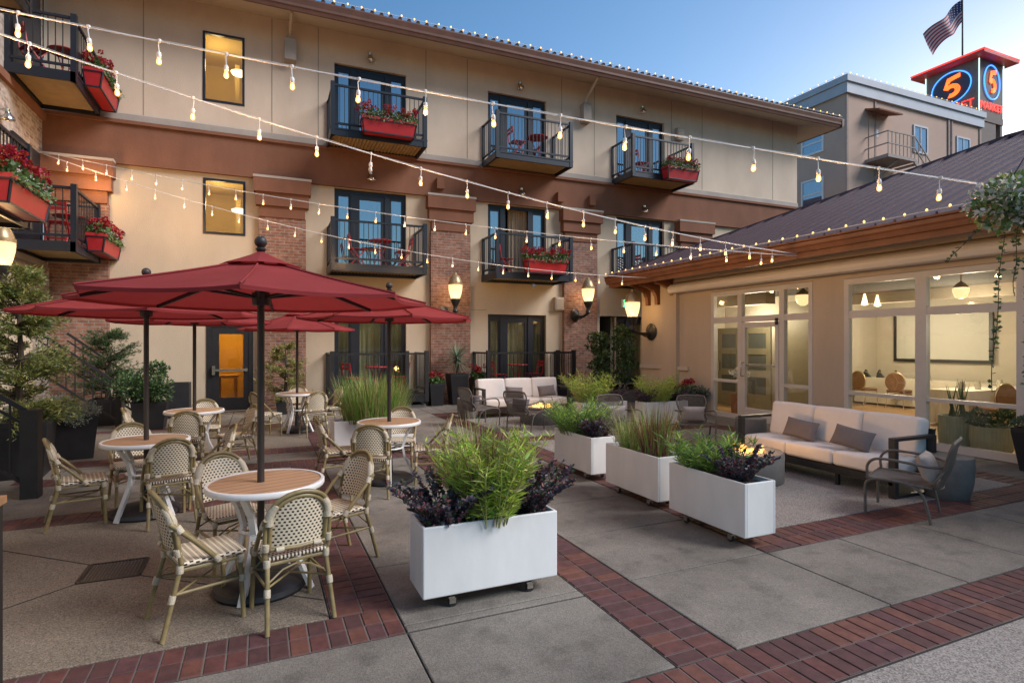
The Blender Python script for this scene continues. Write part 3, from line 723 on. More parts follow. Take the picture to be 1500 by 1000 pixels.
# storefronts
def frame_bars(f,a,b,c,d,yy0,yy1): f.box(a,b,yy0,yy1,c,d)
def storefront(name,xa,xb,ztop,verts,rails,doorbay=None,label=None):
    """verts: mullion centres (local x); rails per bay: list of (zc,width)"""
    f=MB(); w=.09; ya,yb=-.012,.09
    f.box(xa,xa+w,ya,yb,0,ztop); f.box(xb-w,xb,ya,yb,0,ztop); f.box(xa+w,xb-w,ya,yb,ztop-.10,ztop); 
    for v,wd in verts: f.box(v-wd/2,v+wd/2,ya-.003,yb+.003,0.0,ztop-.10)
    edges=[xa+w]+[q for v,wd in verts for q in (v-wd/2,v+wd/2)]+[xb-w]
    bays=[(edges[i],edges[i+1]) for i in range(0,len(edges),2)]
    panes=[]
    for i,(p,q) in enumerate(bays):
        rr=rails[i]; zs=[]
        for z,wd in rr: f.box(p,q,ya+.004,yb-.004,z-wd/2,z+wd/2)
        lo=None
        rr=sorted(rr)
        for k in range(len(rr)-1):
            panes.append((p,q,rr[k][0]+rr[k][1]/2,rr[k+1][0]-rr[k+1][1]/2,i,k))
        panes.append((p,q,rr[-1][0]+rr[-1][1]/2,ztop-.10,i,99))
    o=f.build(name,m_alum,pav)
    for p,q,c,d,i,k in panes:
        if doorbay==i and k==0: continue
        MB().box(p,q,.035,.041,c,d).build('pane',m_glassc,o)
    return o,bays
# entrance bay: bays left/right swapped because local x = -y
e,bays=storefront('entrance_frame',F1[0],F1[1],2.92,[(Y(9.68),.12),(Y(8.55),.12)],[[(.05,.1),(.84,.06),(2.25,.13)],[(2.25,.13),(.02,.04)],[(.05,.1),(.84,.06),(2.25,.13)]],1)
p,q=bays[1]
d=MB(); t=.10; d.box(p+.01,p+t,-.02,.05,.03,2.17); d.box(q-t,q-.01,-.02,.05,.03,2.17); d.box(p+t,q-t,-.02,.05,.03,.28); d.box(p+t,q-t,-.02,.05,2.06,2.17)
do=d.build('entrance_door',m_alum,pav); MB().box(p+t,q-t,.01,.016,.28,2.06).build('pane',m_glassc,do)
d=MB(); d.tube([(p+.07,-.02,.98),(p+.07,-.10,.98),(p+.07,-.11,1.02),(p+.07,-.11,1.24),(p+.07,-.10,1.28),(p+.07,-.02,1.28)],.014,8); d.box(p+t,q-t,.02,.06,1.20,1.25); d.build('handle',m_steel,do,50)
MB().box(q-.07,q-.02,-.06,-.021,2.1,2.24).build('door_closer',m_black,do)
storefront('meeting_room_window',F2[0],F2[1],2.89,[(Y(5.83),.17)],[[(.06,.12),(.80,.06),(2.24,.13)],[(.06,.12),(.80,.06),(2.24,.13)]])
# interior shell
def roomp(nm,pts,z1,mw,mf,mc,skip=()):
    n=len(pts); q=[(Y(y),x-PX) for x,y in pts]
    b=MB()
    for i in range(n):
        if i in skip: continue
        a,c=q[i],q[(i+1)%n]; b.poly((*a,0),(*c,0),(*c,z1),(*a,z1))
    b.build('interior_wall',mw,pav)
    b=MB(); b.poly(*[(*a,.012) for a in q]); b.build('interior_floor',mf,pav)
    b=MB(); b.poly(*[(*a,z1) for a in q]); b.build('ceiling',mc,pav)
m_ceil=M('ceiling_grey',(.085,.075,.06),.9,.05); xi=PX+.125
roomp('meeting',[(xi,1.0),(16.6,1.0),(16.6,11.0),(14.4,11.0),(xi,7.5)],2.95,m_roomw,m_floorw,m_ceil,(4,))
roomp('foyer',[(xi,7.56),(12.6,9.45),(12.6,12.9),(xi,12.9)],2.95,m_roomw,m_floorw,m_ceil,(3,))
b=MB(); b.box(Y(12.8),Y(9.6),.7,1.0,2.62,2.949); b.box(Y(10.9),Y(4),4.0,4.3,2.70,2.949); b.build('ceiling_bulkhead',M('bulkhead_tan',(.36,.30,.22),.9,.04),pav)
m_indoor=M('door_olive',(.25,.22,.14),.5,.06); m_inglass=M('door_panel_glass',(.10,.11,.10),.1,.1)
def ldoor(y0,y1,x):
    d=MB(); d.box(Y(y1),Y(y1-.14),x-PX,x-PX+.05,.02,2.12); d.box(Y(y0+.14),Y(y0),x-PX,x-PX+.05,.02,2.12)
    for z0,z1 in ((.02,.40),(.84,1.02),(1.42,1.58),(1.96,2.12)): d.box(Y(y1-.14),Y(y0+.14),x-PX,x-PX+.05,z0,z1)
    o=d.build('inner_door',m_indoor,pav)
    for z0,z1 in ((.40,.84),(1.02,1.42),(1.58,1.96)): MB().box(Y(y1-.14),Y(y0+.14),x-PX+.02,x-PX+.03,z0,z1).build('door_panel',m_inglass,o)
    MB().box(Y(y1-.05),Y(y1-.1),x-PX-.05,x-PX,.95,1.2).build('door_handle',m_steel,o)
ldoor(10.36,11.22,11.6); ldoor(11.5,12.3,11.75)
b=MB(); b.box(Y(9.85),Y(9.02),11.55-PX,11.65-PX,.02,2.7); b.build('interior_partition',m_indoor,pav)
for x,y,z,p in ((10.9,10.2,2.3,50),(12.1,11.4,2.3,32),(13.4,7.0,2.1,90),(14.7,9.2,2.1,75),(11.6,4.2,2.0,50)):
    lamp_point('room_light',(x,y,z),p*.46,(1,.87,.66),.25)
for i,(x,y,z) in enumerate(((13.5,9.25,2.72),(13.9,9.2,2.70))):
    g=MB(); g.lathe([(.02,-.09),(.08,-.07),(.06,.02),(.02,.2)],10,(x,y,z)); o=g.build('ceiling_spotlight',m_dome,None,60); tag(o,'small lit ceiling spotlight seen through the top pane, '+('left one of two' if i==0 else 'right one of two'),'spotlight','ceiling spotlights in the meeting room')
def mirror_lamp(label,loc,r):  # added glowing globes stand in for wall lamps mirrored in the panes
    t=thing('lamp_reflection',label,'lamp',loc)
    g=MB(); g.lathe([(r*.35,-r),(r*.75,-r*.65),(r,.1*r),(r*.95,r*.5)],16); g.build('globe',m_globe,t,60); g=MB(); g.lathe([(r*.96,r*.51),(r*.6,r),(r*.25,r*1.3),(.012,r*1.4),(.012,2.94-loc[2])],14); g.build('cap',m_brass,t,50)
mirror_lamp('glowing stand-in for a wall lamp reflection in the top pane of the meeting room',(11.24,5.96,2.62),.125)
mirror_lamp('glowing stand-in for a wall lamp reflection, beside the glass door of the foyer',(10.55,8.58,2.66),.15)
t=thing('projection_screen','blank white projection screen with a black border on the meeting room wall','screen',(16.5,9.25,1.25))
MB().box(.0,.04,-1.12,1.12,.03,1.33).build('screen_surface',M('screen_white',(.62,.60,.52),.9,.02),t)
f=MB(); f.box(-.012,.05,-1.2,-1.12,-.05,1.41); f.box(-.012,.05,1.12,1.2,-.05,1.41); f.box(-.012,.05,-1.12,1.12,-.05,.03); f.box(-.012,.05,-1.12,1.12,1.33,1.41); f.build('border',m_black,t)
# meeting tables with long cloth
def clothtable(label,x0,x1,y0,y1):
    t=thing('banquet_table',label,'table',((x0+x1)/2,(y0+y1)/2,0))
    hx_,hy_=(x1-x0)/2,(y1-y0)/2; b=MB(); n=40
    per=[]
    for i in range(n): per.append((-hx_+2*hx_*i/n,-hy_))
    for i in range(n): per.append((hx_,-hy_+2*hy_*i/n))
    for i in range(n): per.append((hx_-2*hx_*i/n,hy_))
    for i in range(n): per.append((-hx_,hy_-2*hy_*i/n))
    top=[b.pt((x,y,.75)) for x,y in per]; bot=[]
    for i,(x,y) in enumerate(per):
        k=.02+.03*math.sin(i*.9)*math.sin(i*.23); s=1
        bot.append(b.pt((x+(k if x>hx_-.01 else -k if x<-hx_+.01 else 0),y+(k if y>hy_-.01 else -k if y<-hy_+.01 else 0),.06)))
    N=len(per)
    for i in range(N): b.face([bot[i],bot[(i+1)%N],top[(i+1)%N],top[i]])
    b.face(top); b.build('tablecloth',M('tablecloth_white',(.72,.66,.52),.9,.05,3),t,40)
    l=MB(); l.bar((-hx_+.1,-hy_+.1,.0),(-hx_+.1,-hy_+.1,.74),.04); l.bar((hx_-.1,hy_-.1,0),(hx_-.1,hy_-.1,.74),.04); l.build('leg',m_steel,t)
clothtable('long table under a white cloth running along the far side of the meeting room',15.55,16.3,7.6,10.9)
clothtable('table under a white cloth reaching towards the window, below the projection screen',12.9,15.5,6.7,7.45)
m_bch=M('banquet_brown',(.20,.10,.045),.8,.2,8); m_gold=M('frame_gold',(.55,.42,.25),.35,.1,5,metal=.6)
def banquet(label,x,y,rz):
    t=thing('banquet_chair',label,'chair',(x,y,0),rz,'oval back chairs in the meeting room')
    b=MB(); prof=[]
    n=20
    for sgn in (1,):
        A=[b.pt((.23*math.cos(2*PI*k/n),-.215-.03,.70+.25*math.sin(2*PI*k/n))) for k in range(n)];B=[b.pt((.23*math.cos(2*PI*k/n),-.215+.03,.70+.25*math.sin(2*PI*k/n))) for k in range(n)]
        b.face(A[::1]);b.face(B[::-1])
        for k in range(n): b.face([A[(k+1)%n],A[k],B[k],B[(k+1)%n]])
    b.build('backrest',m_bch,t,40)
    b=MB(); b.tube([(.235*math.cos(2*PI*k/n),-.215,.70+.255*math.sin(2*PI*k/n)) for k in range(n)],.014,6,closed=True)
    for s in (-.19,.19): b.tube([(s*.8,-.215,.5),(s,-.2,.44),(s*1.1,-.26,0)],.012,6); b.tube([(s,.2,.43),(s*1.05,.24,0)],.012,6)
    b.build('frame',m_gold,t,60)
    b=MB(); b.rbox((0,0,.46),(.44,.44,.07),.03,2); b.build('seat',m_bch,t,50)
banquet('brown oval back chair at the left end of the clothed table',15.1,10.35,-PI/2-.15)
banquet('brown oval back chair under the left edge of the projection screen',15.3,9.55,-PI/2+.15)
banquet('brown oval back chair at the right of the screen, nearer the window post',12.75,6.2,-.25)
banquet('brown oval back chair farthest right in the meeting room',13.42,6.2,-.2)
for i,(x,y,z) in enumerate(((15.8,10.75,.75),(15.85,10.4,.75),(15.85,9.95,.75))):
    b=MB(); b.hexa([(-.11,-.09,0),(.11,-.09,0),(.11,.09,0),(-.11,.09,0)],[(-.09,.0,.13),(.09,.0,.13),(.09,.07,.15),(-.09,.07,.15)]); b.tube([(-.13,.03,.16),(-.05,.03,.20),(.05,.03,.20),(.13,.03,.16)],.018,6)
    o=b.build('desk_telephone',m_black); o.location=(x,y,z+.002); o.rotation_euler=(0,0,.4); tag(o,'black desk telephone on the white cloth, '+('first','second','third')[i]+' from the left','telephone','desk telephones on the meeting table')
# jars on the table
for i,(x,y) in enumerate(((15.75,9.1),(13.05,6.9),(13.7,6.95),(14.4,6.9))):
    b=MB(); b.lathe([(.05,0),(.06,.1),(.04,.15),(.045,.18)],10); o=b.build('glass_jar',M('jar_glass',(.5,.45,.35),.1,.05) if i==0 else bpy.data.materials['jar_glass'],None,50); o.location=(x,y,.752 if i else .752); tag(o,'small glass jar on the white table, number '+str(i) if 0 else 'small glass jar standing on the white tablecloth in the meeting room','jar','jars on the meeting tables')
# orchid pot behind the entrance glass, ribbed pots behind the meeting room glass
def pot(name,label,cat,loc,prof,mat,group=None,soil=None,n=24,rz=0):
    t=thing(name,label,cat,loc,rz,group); b=MB(); b.lathe(prof,n); b.build('pot',mat,t,40)
    if soil: s=MB(); s.lathe([(soil[0],soil[1]-.02),(soil[0],soil[1])],16); s.build('soil',m_soil,t)
    return t
t=pot('orchid_pot','white orchids in a tall terracotta pot behind the entrance glass','potted plant',(10.35,10.15,.0),[(.17,.02),(.19,.3),(.20,.52),(.185,.52),(.18,.48)],M('terracotta',(.33,.15,.075),.7,.12),soil=(.18,.5))
rnd.seed(5); s=MB(); 
for k in range(5):
    a=k*1.3; e=Vector((.12*math.cos(a),.12*math.sin(a),.95+.05*(k%3))); s.i=1; s.tube([(0,0,.5),(e.x*.4,e.y*.4,.8),(e.x,e.y,e.z)],.004,4); s.i=0
    for j in range(12):
        c=e+rv()*.13
        for q in range(5): s.leaf(c,rv(),rv(),.05,.05)
s.build('orchid_bloom',[l_wht,l_ger],t)
s=MB(); 
for k in range(16): a=rnd.uniform(0,6.3); s.blade((0,0,.5),(math.cos(a),math.sin(a),.6),.22,.05,1.0)
s.build('orchid_leaf',l_ger,t)
m_rib=M('pot_sage',(.30,.32,.22),.6,.1,5)
def ribpot(label,loc,r,h,kind):
    t=thing('ribbed_planter',label,'potted plant',loc,0,'sage ribbed planters behind the glass'); b=MB(); n=72
    rings=[]
    for z,f in ((.03,.88),(.06,.95),(h*.5,1.0),(h,.98),(h,.88),(h-.05,.86)):
        rings.append([b.pt(((r*f*(1+.025*(k%2)))*math.cos(2*PI*k/n),(r*f*(1+.025*(k%2)))*math.sin(2*PI*k/n),z)) for k in range(n)])
    for A,B in zip(rings,rings[1:]):
        for k in range(n): b.face([A[k],A[(k+1)%n],B[(k+1)%n],B[k]])
    b.face(rings[-1]); b.build('pot',m_rib,t)
    s=MB()
    if kind:
        for k in range(14): a=rnd.uniform(0,6.3); s.blade((rnd.uniform(-.1,.1),rnd.uniform(-.1,.1),h-.05),(math.cos(a)*.2,math.sin(a)*.2,1),rnd.uniform(.3,.75),.06,.05)
    else: bush(s,(0,0,h+.12),(.3,.3,.16),420,.09,.04,[0])
    s.build('foliage',l_dkgrn,t)
ribpot('sage ribbed planter of upright snake plant behind the right window',(10.45,5.60,0.013),.25,.52,1); ribpot('lower sage ribbed planter of spreading dark leaves behind the right window',(10.42,5.10,0.013),.27,.41,0)
# exit sign under the eave end
t=thing('exit_sign','small green lit exit sign hanging under the pavilion eave corner','sign',(11.0,15.55,3.0))
b=MB().box(-.2,.2,-.04,.04,-.14,.14); b.build('sign_case',m_white,t); b=MB().box(-.17,.17,-.052,-.041,-.11,.11); b.build('sign_face',m_exit,t)
def textmesh(txt,size,extr,name,mat,parent,loc,rot,bold=0):
    cu=bpy.data.curves.new(name,'FONT'); cu.body=txt; cu.size=size; cu.extrude=extr; cu.align_x='CENTER'; cu.align_y='CENTER'; cu.offset=bold
    tmp=bpy.data.objects.new('tmp_text',cu); COL.objects.link(tmp)
    dg=bpy.context.evaluated_depsgraph_get(); me=bpy.data.meshes.new_from_object(tmp.evaluated_get(dg)); bpy.data.objects.remove(tmp)
    me.name=name; me.materials.clear(); me.materials.append(mat)
    o=bpy.data.objects.new(name,me); COL.objects.link(o); o.parent=parent; o.location=loc; o.rotation_euler=rot; return o
textmesh('EXIT',.2,.004,'sign_lettering',M('exit_white',(.8,.9,.8),.5,0),t,(0,-.058,0),(PI/2,0,0),.002)

# ------------------------------------------------------------------ far building with neon tower
FY=18.0; FX=25.0
m_far=M('far_taupe',(.52,.37,.29),.9,.07,.5,.3,40,spec=.2); m_farw=M('far_trim_grey',(.46,.48,.52),.6,.06,2)
far=thing('commercial_building','taupe flat roofed building behind the pavilion with small windows and a fire stair','building',(FX,FY,0))
ZT=14.1
mb=MB(); mb.box(0,10.8,0,14,0,ZT); mb.build('wall',m_far,far)
mb=MB(); mb.box(-.12,10.85,-.12,-.001,13.35,13.9); mb.box(-.12,-.001,-.001,14.1,13.35,13.9); mb.box(-.2,10.9,-.2,-.121,13.85,14.15); mb.box(-.2,-.121,-.121,14.1,13.85,14.15); mb.box(-.12,10.9,-.12,.2,14.101,14.16); mb.box(-.12,.2,.201,14.1,14.101,14.16); mb.build('parapet_cornice',m_farw,far)
mb=MB()
for x in (2.0,8.1,10.6): mb.box(x-.05,x+.05,-.05,-.001,0,13.3)
mb.box(-.04,.08,-.04,-.001,0,13.34)
mb.box(7.75,7.87,-.06,-.002,8,13.34); mb.build('wall_pipe',M('far_pipe',(.30,.22,.19),.8,.1),far)
m_fpane=GLASS('pane_far',(.8,.85,.92),.30); m_fblind=M('blind_blue',(.62,.66,.72),.9,.05)
def fwin(x0,x1,z0,z1,face):
    f=MB();t=.09; B=(lambda a,b,c,d,p,q: f.box(a,b,p,q,c,d)) if face=='f' else (lambda a,b,c,d,p,q: f.box(p,q,a,b,c,d))
    B(x0,x0+t,z0,z1,-.06,-.002);B(x1-t,x1,z0,z1,-.06,-.002);B(x0+t,x1-t,z0,z0+t,-.06,-.002);B(x0+t,x1-t,z1-t,z1,-.06,-.002)
    if face=='f': B((x0+x1)/2-.03,(x0+x1)/2+.03,z0+t,z1-t,-.05,-.003)
    else: B(x0+t,x1-t,(z0+z1)/2-.04,(z0+z1)/2+.04,-.05,-.003)
    o=f.build('window',m_farw if face=='f' else m_white,far)
    p=MB(); f=p; B=(lambda a,b,c,d,p_,q_: f.box(a,b,p_,q_,c,d)) if face=='f' else (lambda a,b,c,d,p_,q_: f.box(p_,q_,a,b,c,d)); B(x0+t,x1-t,z0+t,z1-t,-.03,-.025); p.build('pane',m_fpane,o)
    p=MB(); f=p; B=(lambda a,b,c,d,p_,q_: f.box(a,b,p_,q_,c,d)) if face=='f' else (lambda a,b,c,d,p_,q_: f.box(p_,q_,a,b,c,d)); B(x0+t,x1-t,z0+t,z1-t,-.012,-.006); p.build('blind',m_fblind,o)
fwin(4.9,6.05,11.25,12.65,'f'); fwin(8.5,9.7,11.6,12.6,'f')
for z0,z1 in ((11.0,12.1),(8.3,9.8)): fwin(1.15,2.4,z0,z1,'s')
# door, hood and fire stair
d=MB(); d.box(1.55,2.75,-.03,-.002,10.4,12.4); do=d.build('fire_door',m_far,far); MB().box(2.0,2.2,-.045,-.031,11.6,11.95).build('door_light',m_fblind,do)
d=MB(); d.hexa([(1.3,-.7,12.55),(3.0,-.7,12.55),(3.0,-.002,12.75),(1.3,-.002,12.75)],[(1.3,-.7,12.62),(3.0,-.7,12.62),(3.0,-.002,12.85),(1.3,-.002,12.85)]); d.build('door_hood',m_brown,far)
m_stairm=M('stair_taupe',(.30,.24,.21),.7,.15)
s=MB(); s.box(1.3,3.3,-1.1,-.003,10.25,10.4)
for k in range(8): s.box(3.3+k*.28,3.58+k*.28,-1.0,-.1,10.15-k*.24,10.2-k*.24)
s.bar((3.3,-1.05,10.3),(5.6,-1.05,8.3),.06,.2); s.bar((1.3,-.02,9.2),(2.2,-1.0,10.25),.06)
so=s.build('fire_stair',m_stairm,far)
s=MB()
for z in (.5,1.05): s.bar((1.35,-1.06,10.4+z),(3.3,-1.06,10.4+z),.045); s.bar((3.3,-1.06,10.4+z),(5.6,-1.06,8.4+z),.045); s.bar((1.35,-1.06,10.4+z),(1.35,-.01,10.4+z),.045)
for k in range(8): s.bar((1.35+k*.278,-1.06,10.4),(1.35+k*.278,-1.06,11.45),.03)
for k in range(1,9): s.bar((3.3+k*.28,-1.06,10.4-k*.243),(3.3+k*.28,-1.06,11.45-k*.243),.03)
s.build('stair_railing',m_stairm,so)
fwin(1.5,2.4,7.9,9.0,'f')
# tower
TX,TY=36.75,18.6
tw=thing('sign_tower','square rooftop tower with a red lit roof and neon numeral signs on two faces','sign tower',(TX,TY,.30))
W_,D_=2.35,2.75
mb=MB(); mb.box(0,W_,0,D_,14.25,17.35); mb.box(-.02,W_+.02,-.02,D_,13.9,14.249); mb.box(.02,W_-.65,.02,D_,10,13.899); mb.box(W_-.2,W_,.02,.3,10,13.899); mb.build('tower_wall',M('tower_taupe',(.19,.15,.13),.8,.1),tw)
r=.55; mb=MB(); zt=17.35
mb.hexa([(-r,-r,zt),(W_+r,-r,zt),(W_+r,D_+r,zt),(-r,D_+r,zt)],[(-r,-r,zt+.16),(W_+r,-r,zt+.16),(W_+r,D_+r,zt+.16),(-r,D_+r,zt+.16)])
c=(W_/2,D_/2,zt+.75); q=[(-r,-r,zt+.161),(W_+r,-r,zt+.161),(W_+r,D_+r,zt+.161),(-r,D_+r,zt+.161)]
for i in range(4): mb.poly(q[i],q[(i+1)%4],c)
mb.build('tower_roof',M('tower_roof_red',(.55,.05,.04),.5,.1),tw)
m_neonr=EM('neon_red',(1,.045,.03),.75); m_neono=EM('neon_orange',(1,.13,.02),.95); m_neonb=EM('neon_blue',(.05,.26,1),.8); m_neonw=EM('neon_white',(.75,1,.95),.5)
mb=MB(); P4=[(-r,-r,zt+.19),(W_+r,-r,zt+.19),(W_+r,D_+r,zt+.19),(-r,D_+r,zt+.19)]; mb.tube(P4,.045,6,closed=True); mb.build('roof_neon',m_neonr,tw)
mb=MB()
for x,y in ((-.04,-.04),(W_+.02,-.04),(-.04,D_)): mb.tube([(x,y,14.3),(x,y,17.3)],.03,6)
mb.build('corner_neon',m_neonw,tw)
def neon5(fmap,scale,nm):
    """fmap(a,b): sign plane point, a right, b up, centred on the oval"""
    n=36; mb=MB(); mb.tube([fmap(.98*math.cos(2*PI*k/n),.98*math.sin(2*PI*k/n),.06) for k in range(n)],.035*scale,6,closed=True); mb.build('neon_ring',m_neonb,tw)
    bd=MB(); A=[bd.pt(fmap(.9*math.cos(2*PI*k/n),.9*math.sin(2*PI*k/n),.02)) for k in range(n)]; bd.face(A); bd.build('oval_panel',M('oval_dark',(.05,.05,.08),.5,.1),tw)
    mb=MB()
    path=[(.42,.62),(.1,.60),(-.18,.52)],[(-.18,.52),(-.26,.05)]
    for off in (-.075,0,.075,.15):
        pts=[(.46,.66-off*.9),(.2,.62-off*.9),(-.12+off*.6,.55-off*.8),(-.2+off*.7,.3),(-.28+off*.7,.06+off*.3)]
        arc=[]
        R_=.34-off*.9
        for k in range(15):
            a=rad(150)-k*rad(262)/14
            arc.append((.02+R_*1.05*math.cos(a),-.2+R_*.98*math.sin(a)))
        pts2=pts if off<.1 else pts[:4]
        mb.tube([fmap(x,y,.07) for x,y in pts2],.026*scale,5); mb.tube([fmap(x,y,.07) for x,y in arc],.026*scale,5)
    mb.build('neon_numeral',m_neono,tw)
neon5(lambda a,b,o:(W_/2+a*.78,-o,16.15+b*.98),1,'front')
neon5(lambda a,b,o:(-o,D_/2-a*1.05,16.2+b*.92),1,'side')
textmesh('MARKET',.58,.02,'neon_lettering',m_neonr,tw,(W_/2,-.05,14.75),(PI/2,0,0),-.006)
textmesh('MARKET',.62,.02,'neon_lettering',m_neonr,tw,(-.05,D_/2,14.95),(PI/2,0,-PI/2),-.006)
fp=thing('flagpole','tall thin flagpole on the tower roof flying the stars and stripes','flagpole',(TX+W_/2-.1,TY+D_/2,zt+.9))
mb=MB(); mb.tube([(0,0,0),(0,0,5.6)],[.05,.035],8); mb.lathe([(.07,5.6),(.08,5.66),(.0,5.72)],8); mb.build('pole',m_pole,fp,60)
mb=MB(); nu,nv=26,13
def flagp(u,v):
    # u along fly 0..1, v down the hoist 0..1 ; drooping to the left (towards -x +y of the picture plane)
    L=1.0; dx=-.03-2.15*u*(1-.22*v); z=2.25+1.4*(1-v)-1.95*u*(1-.1*v)+.10*math.sin(u*9+v*2); y=.22*math.sin(u*8+v*1.2)*u**.4
    rx,ry=.9147,-.4042
    return (dx*rx+y*.4,dx*ry+y*.9,z*1.0)
stars=set()
for i in range(nu):
    for j in range(nv):
        u0,u1,v0,v1=i/nu,(i+1)/nu,j/nv,(j+1)/nv
        mb.i=2 if (u1<=.41 and j<7) else (j%2)
        mb.poly(flagp(u0,v0),flagp(u0,v1),flagp(u1,v1),flagp(u1,v0))
fl=mb.build('flag',[M('flag_red',(.33,.03,.045),.8,.1),M('flag_white',(.55,.54,.55),.8,.06),M('flag_blue',(.035,.045,.14),.8,.1)],fp)
mb=MB()
for i in range(5):
    for j in range(5):
        u,v=.04+.075*i,.05+.1*j; p=Vector(flagp(u,v))+Vector((-.02,-.03,0)); 
        for k in range(5):
            a=2*PI*k/5+PI/2; mb.poly(p,p+Vector((.9147*.014*math.cos(a-.6),-.4*.014*math.cos(a-.6),.014*math.sin(a-.6)))*1.6,p+Vector((.9147*.045*math.cos(a),-.4*.045*math.cos(a),.045*math.sin(a))),p+Vector((.9147*.014*math.cos(a+.6),-.4*.014*math.cos(a+.6),.014*math.sin(a+.6)))*1.6)
mb.build('star',bpy.data.materials['flag_white'],fl)

# ------------------------------------------------------------------ roof edge light strings
def miniline(name,label,pts,step,z=.05,r=.022,maxn=100):
    t=thing(name,label,'light string',(0,0,0),0,'rows of small lights along the roof edges')
    pts=[Vector(p) for p in pts]; mb=MB(); mb.tube([p+Vector((0,0,z-.02)) for p in pts],.008,5); mb.build('cord',m_wire,t)
    proto=None; cnt=0
    for a,b in zip(pts,pts[1:]):
        n=int((b-a).length/step)
        for k in range(n):
            p=a.lerp(b,(k+.5)/n)
            if proto is None:
                m=MB(); r*=.85; m.lathe([(r*.4,-r*1.2),(r,-r*.2),(r*.8,r*.7),(r*.2,r*1.3)],8); proto=m.build('bulb',m_mini,t,80); o=proto
            else: o=proto.copy(); COL.objects.link(o)
            o.parent=t; o.location=p+Vector((rnd.uniform(-.01,.01),0,z+rnd.uniform(-.008,.008))); cnt+=1
miniline('eave_light_string','row of tiny warm lights along the tiled eave of the hotel',[fw(ex0+4.4 if 0 else -1.5,-OV-.13,10.22),fw(XR+1.05,-OV-.13,10.22)],.335,r=.027)
miniline('eave_light_string','row of tiny warm lights along the plum metal roof edge of the pavilion',[(8.86,13.7,3.6),(8.86,2.5,3.6)],.31,r=.022)
miniline('eave_light_string','far row of tiny lights along both parapets of the taupe building',[(FX-.1,FY+12,14.2),(FX-.15,FY-.15,14.2),(FX+10.7,FY-.15,14.2)],.42,r=.03)

# ------------------------------------------------------------------ acorn wall lamps
def walllamp(label,wall,out,reach=.55,size=1.0):
    """wall = world point of the back plate; out = unit vector away from the wall"""
    ang=math.atan2(out[1],out[0]); t=thing('wall_lamp',label,'lamp',wall,ang,'large acorn wall lamps')
    s=size
    b=MB(); 
    b.T=Matrix.Rotation(PI/2,4,'Y'); b.lathe([(.24*s,.0),(.25*s,.03),(.20*s,.06),(.10*s,.09),(.05*s,.14)],18); b.T=None
    b.build('back_plate',m_lampblk,t,50)
    b=MB(); b.tube([(.08,0,-.02),(.2*s,0,-.06),(.36*s,0,-.05),(reach-.08,0,.0),(reach,0,.05),(reach,0,.12)],[.06*s,.05*s,.045*s,.045*s,.05*s,.06*s],10); b.tube([(.1,0,-.12),(.22*s,0,-.13),(.34*s,0,-.07)],.02*s,6); b.build('arm',m_lampblk,t,60)
    b=MB(); b.lathe([(.05*s,.02),(.09*s,.06),(.07*s,.12),(.06*s,.18),(.09*s,.24),(.13*s,.32),(.155*s,.38),(.155*s,.41),(.14*s,.41)],18,(reach,0,0)); b.build('lamp_cup',m_lampblk,t,40)
    b=MB(); b.lathe([(.135*s,.411),(.17*s,.52),(.205*s,.66),(.215*s,.76),(.212*s,.80)],20,(reach,0,0)); b.build('globe',m_globe,t,60)
    b=MB(); b.lathe([(.222*s,.80),(.224*s,.86),(.20*s,.87),(.19*s,.92),(.15*s,1.01),(.09*s,1.08),(.05*s,1.10),(.045*s,1.14),(.0,1.17)],20,(reach,0,0)); b.build('lamp_cap',m_brass,t,40)
    lamp_point('wall_lamp_light',(reach,0,.62*s),8,(1,.64,.30),.08,t)
    return t
# ------------------------------------------------------------------ ground and paving
def G(name,mb,mat): return tag(mb.build(name,mat),kind='structure')
mb=MB(); mb.poly((-150,-150,-.012),(200,-150,-.012),(200,200,-.012),(-150,200,-.012)); G('ground',mb,M('joint_dark',(.045,.042,.04),.95,.2,3))
m_conc=SPECKLE('concrete',(.142,.126,.105),(.238,.212,.178),150,.40,.7,spots=True)
m_agg=SPECKLE('aggregate_tan',(.10,.080,.058),(.27,.22,.165),150,.18,.9)
m_aggl=SPECKLE('aggregate_light',(.13,.115,.10),(.40,.36,.325),130,.14,.9)
def slabs(mb,x0,x1,y0,y1,dx=None,dy=.975,ox=0,oy=3.44,g=.006):
    xs=[x0]; 
    if dx:
        k=math.ceil((x0-ox)/dx+.05)
        while ox+k*dx<x1-.05: xs.append(ox+k*dx);k+=1
    xs.append(x1); ys=[y0]
    if dy:
        k=math.ceil((y0-oy)/dy+.05)
        while oy+k*dy<y1-.05: ys.append(oy+k*dy);k+=1
    ys.append(y1)
    for a,b in zip(xs,xs[1:]):
        for c,d in zip(ys,ys[1:]):
            e=.006; A,B,Cc,D=a+g,b-g,c+g,d-g
            mb.hexa([(A,Cc,-.01),(B,Cc,-.01),(B,D,-.01),(A,D,-.01)],[(A,Cc,-.004),(B,Cc,-.004),(B,D,-.004),(A,D,-.004)])
            mb.hexa([(A,Cc,-.004),(B,Cc,-.004),(B,D,-.004),(A,D,-.004)],[(A+e,Cc+e,0),(B-e,Cc+e,0),(B-e,D-e,0),(A+e,D-e,0)])
mb=MB()
slabs(mb,2.45,3.80,2.42,9.0); slabs(mb,3.80,16,2.42,3.44,1.0,None,3.66)
slabs(mb,.80,2.03,2.42,3.35,None,None); slabs(mb,-6,.80,1.0,3.35,1.9,None,.8); slabs(mb,.80,2.03,3.36,8.5,None,.975); 
slabs(mb,-4.4,.40,7.05,8.5,1.6,None,.4); slabs(mb,-4.4,2.03,8.95,9.6,1.6,None,.8); slabs(mb,2.45,3.8,9.45,15.9,None,1.4); slabs(mb,1.2,2.03,10.1,15.9,None,1.4)
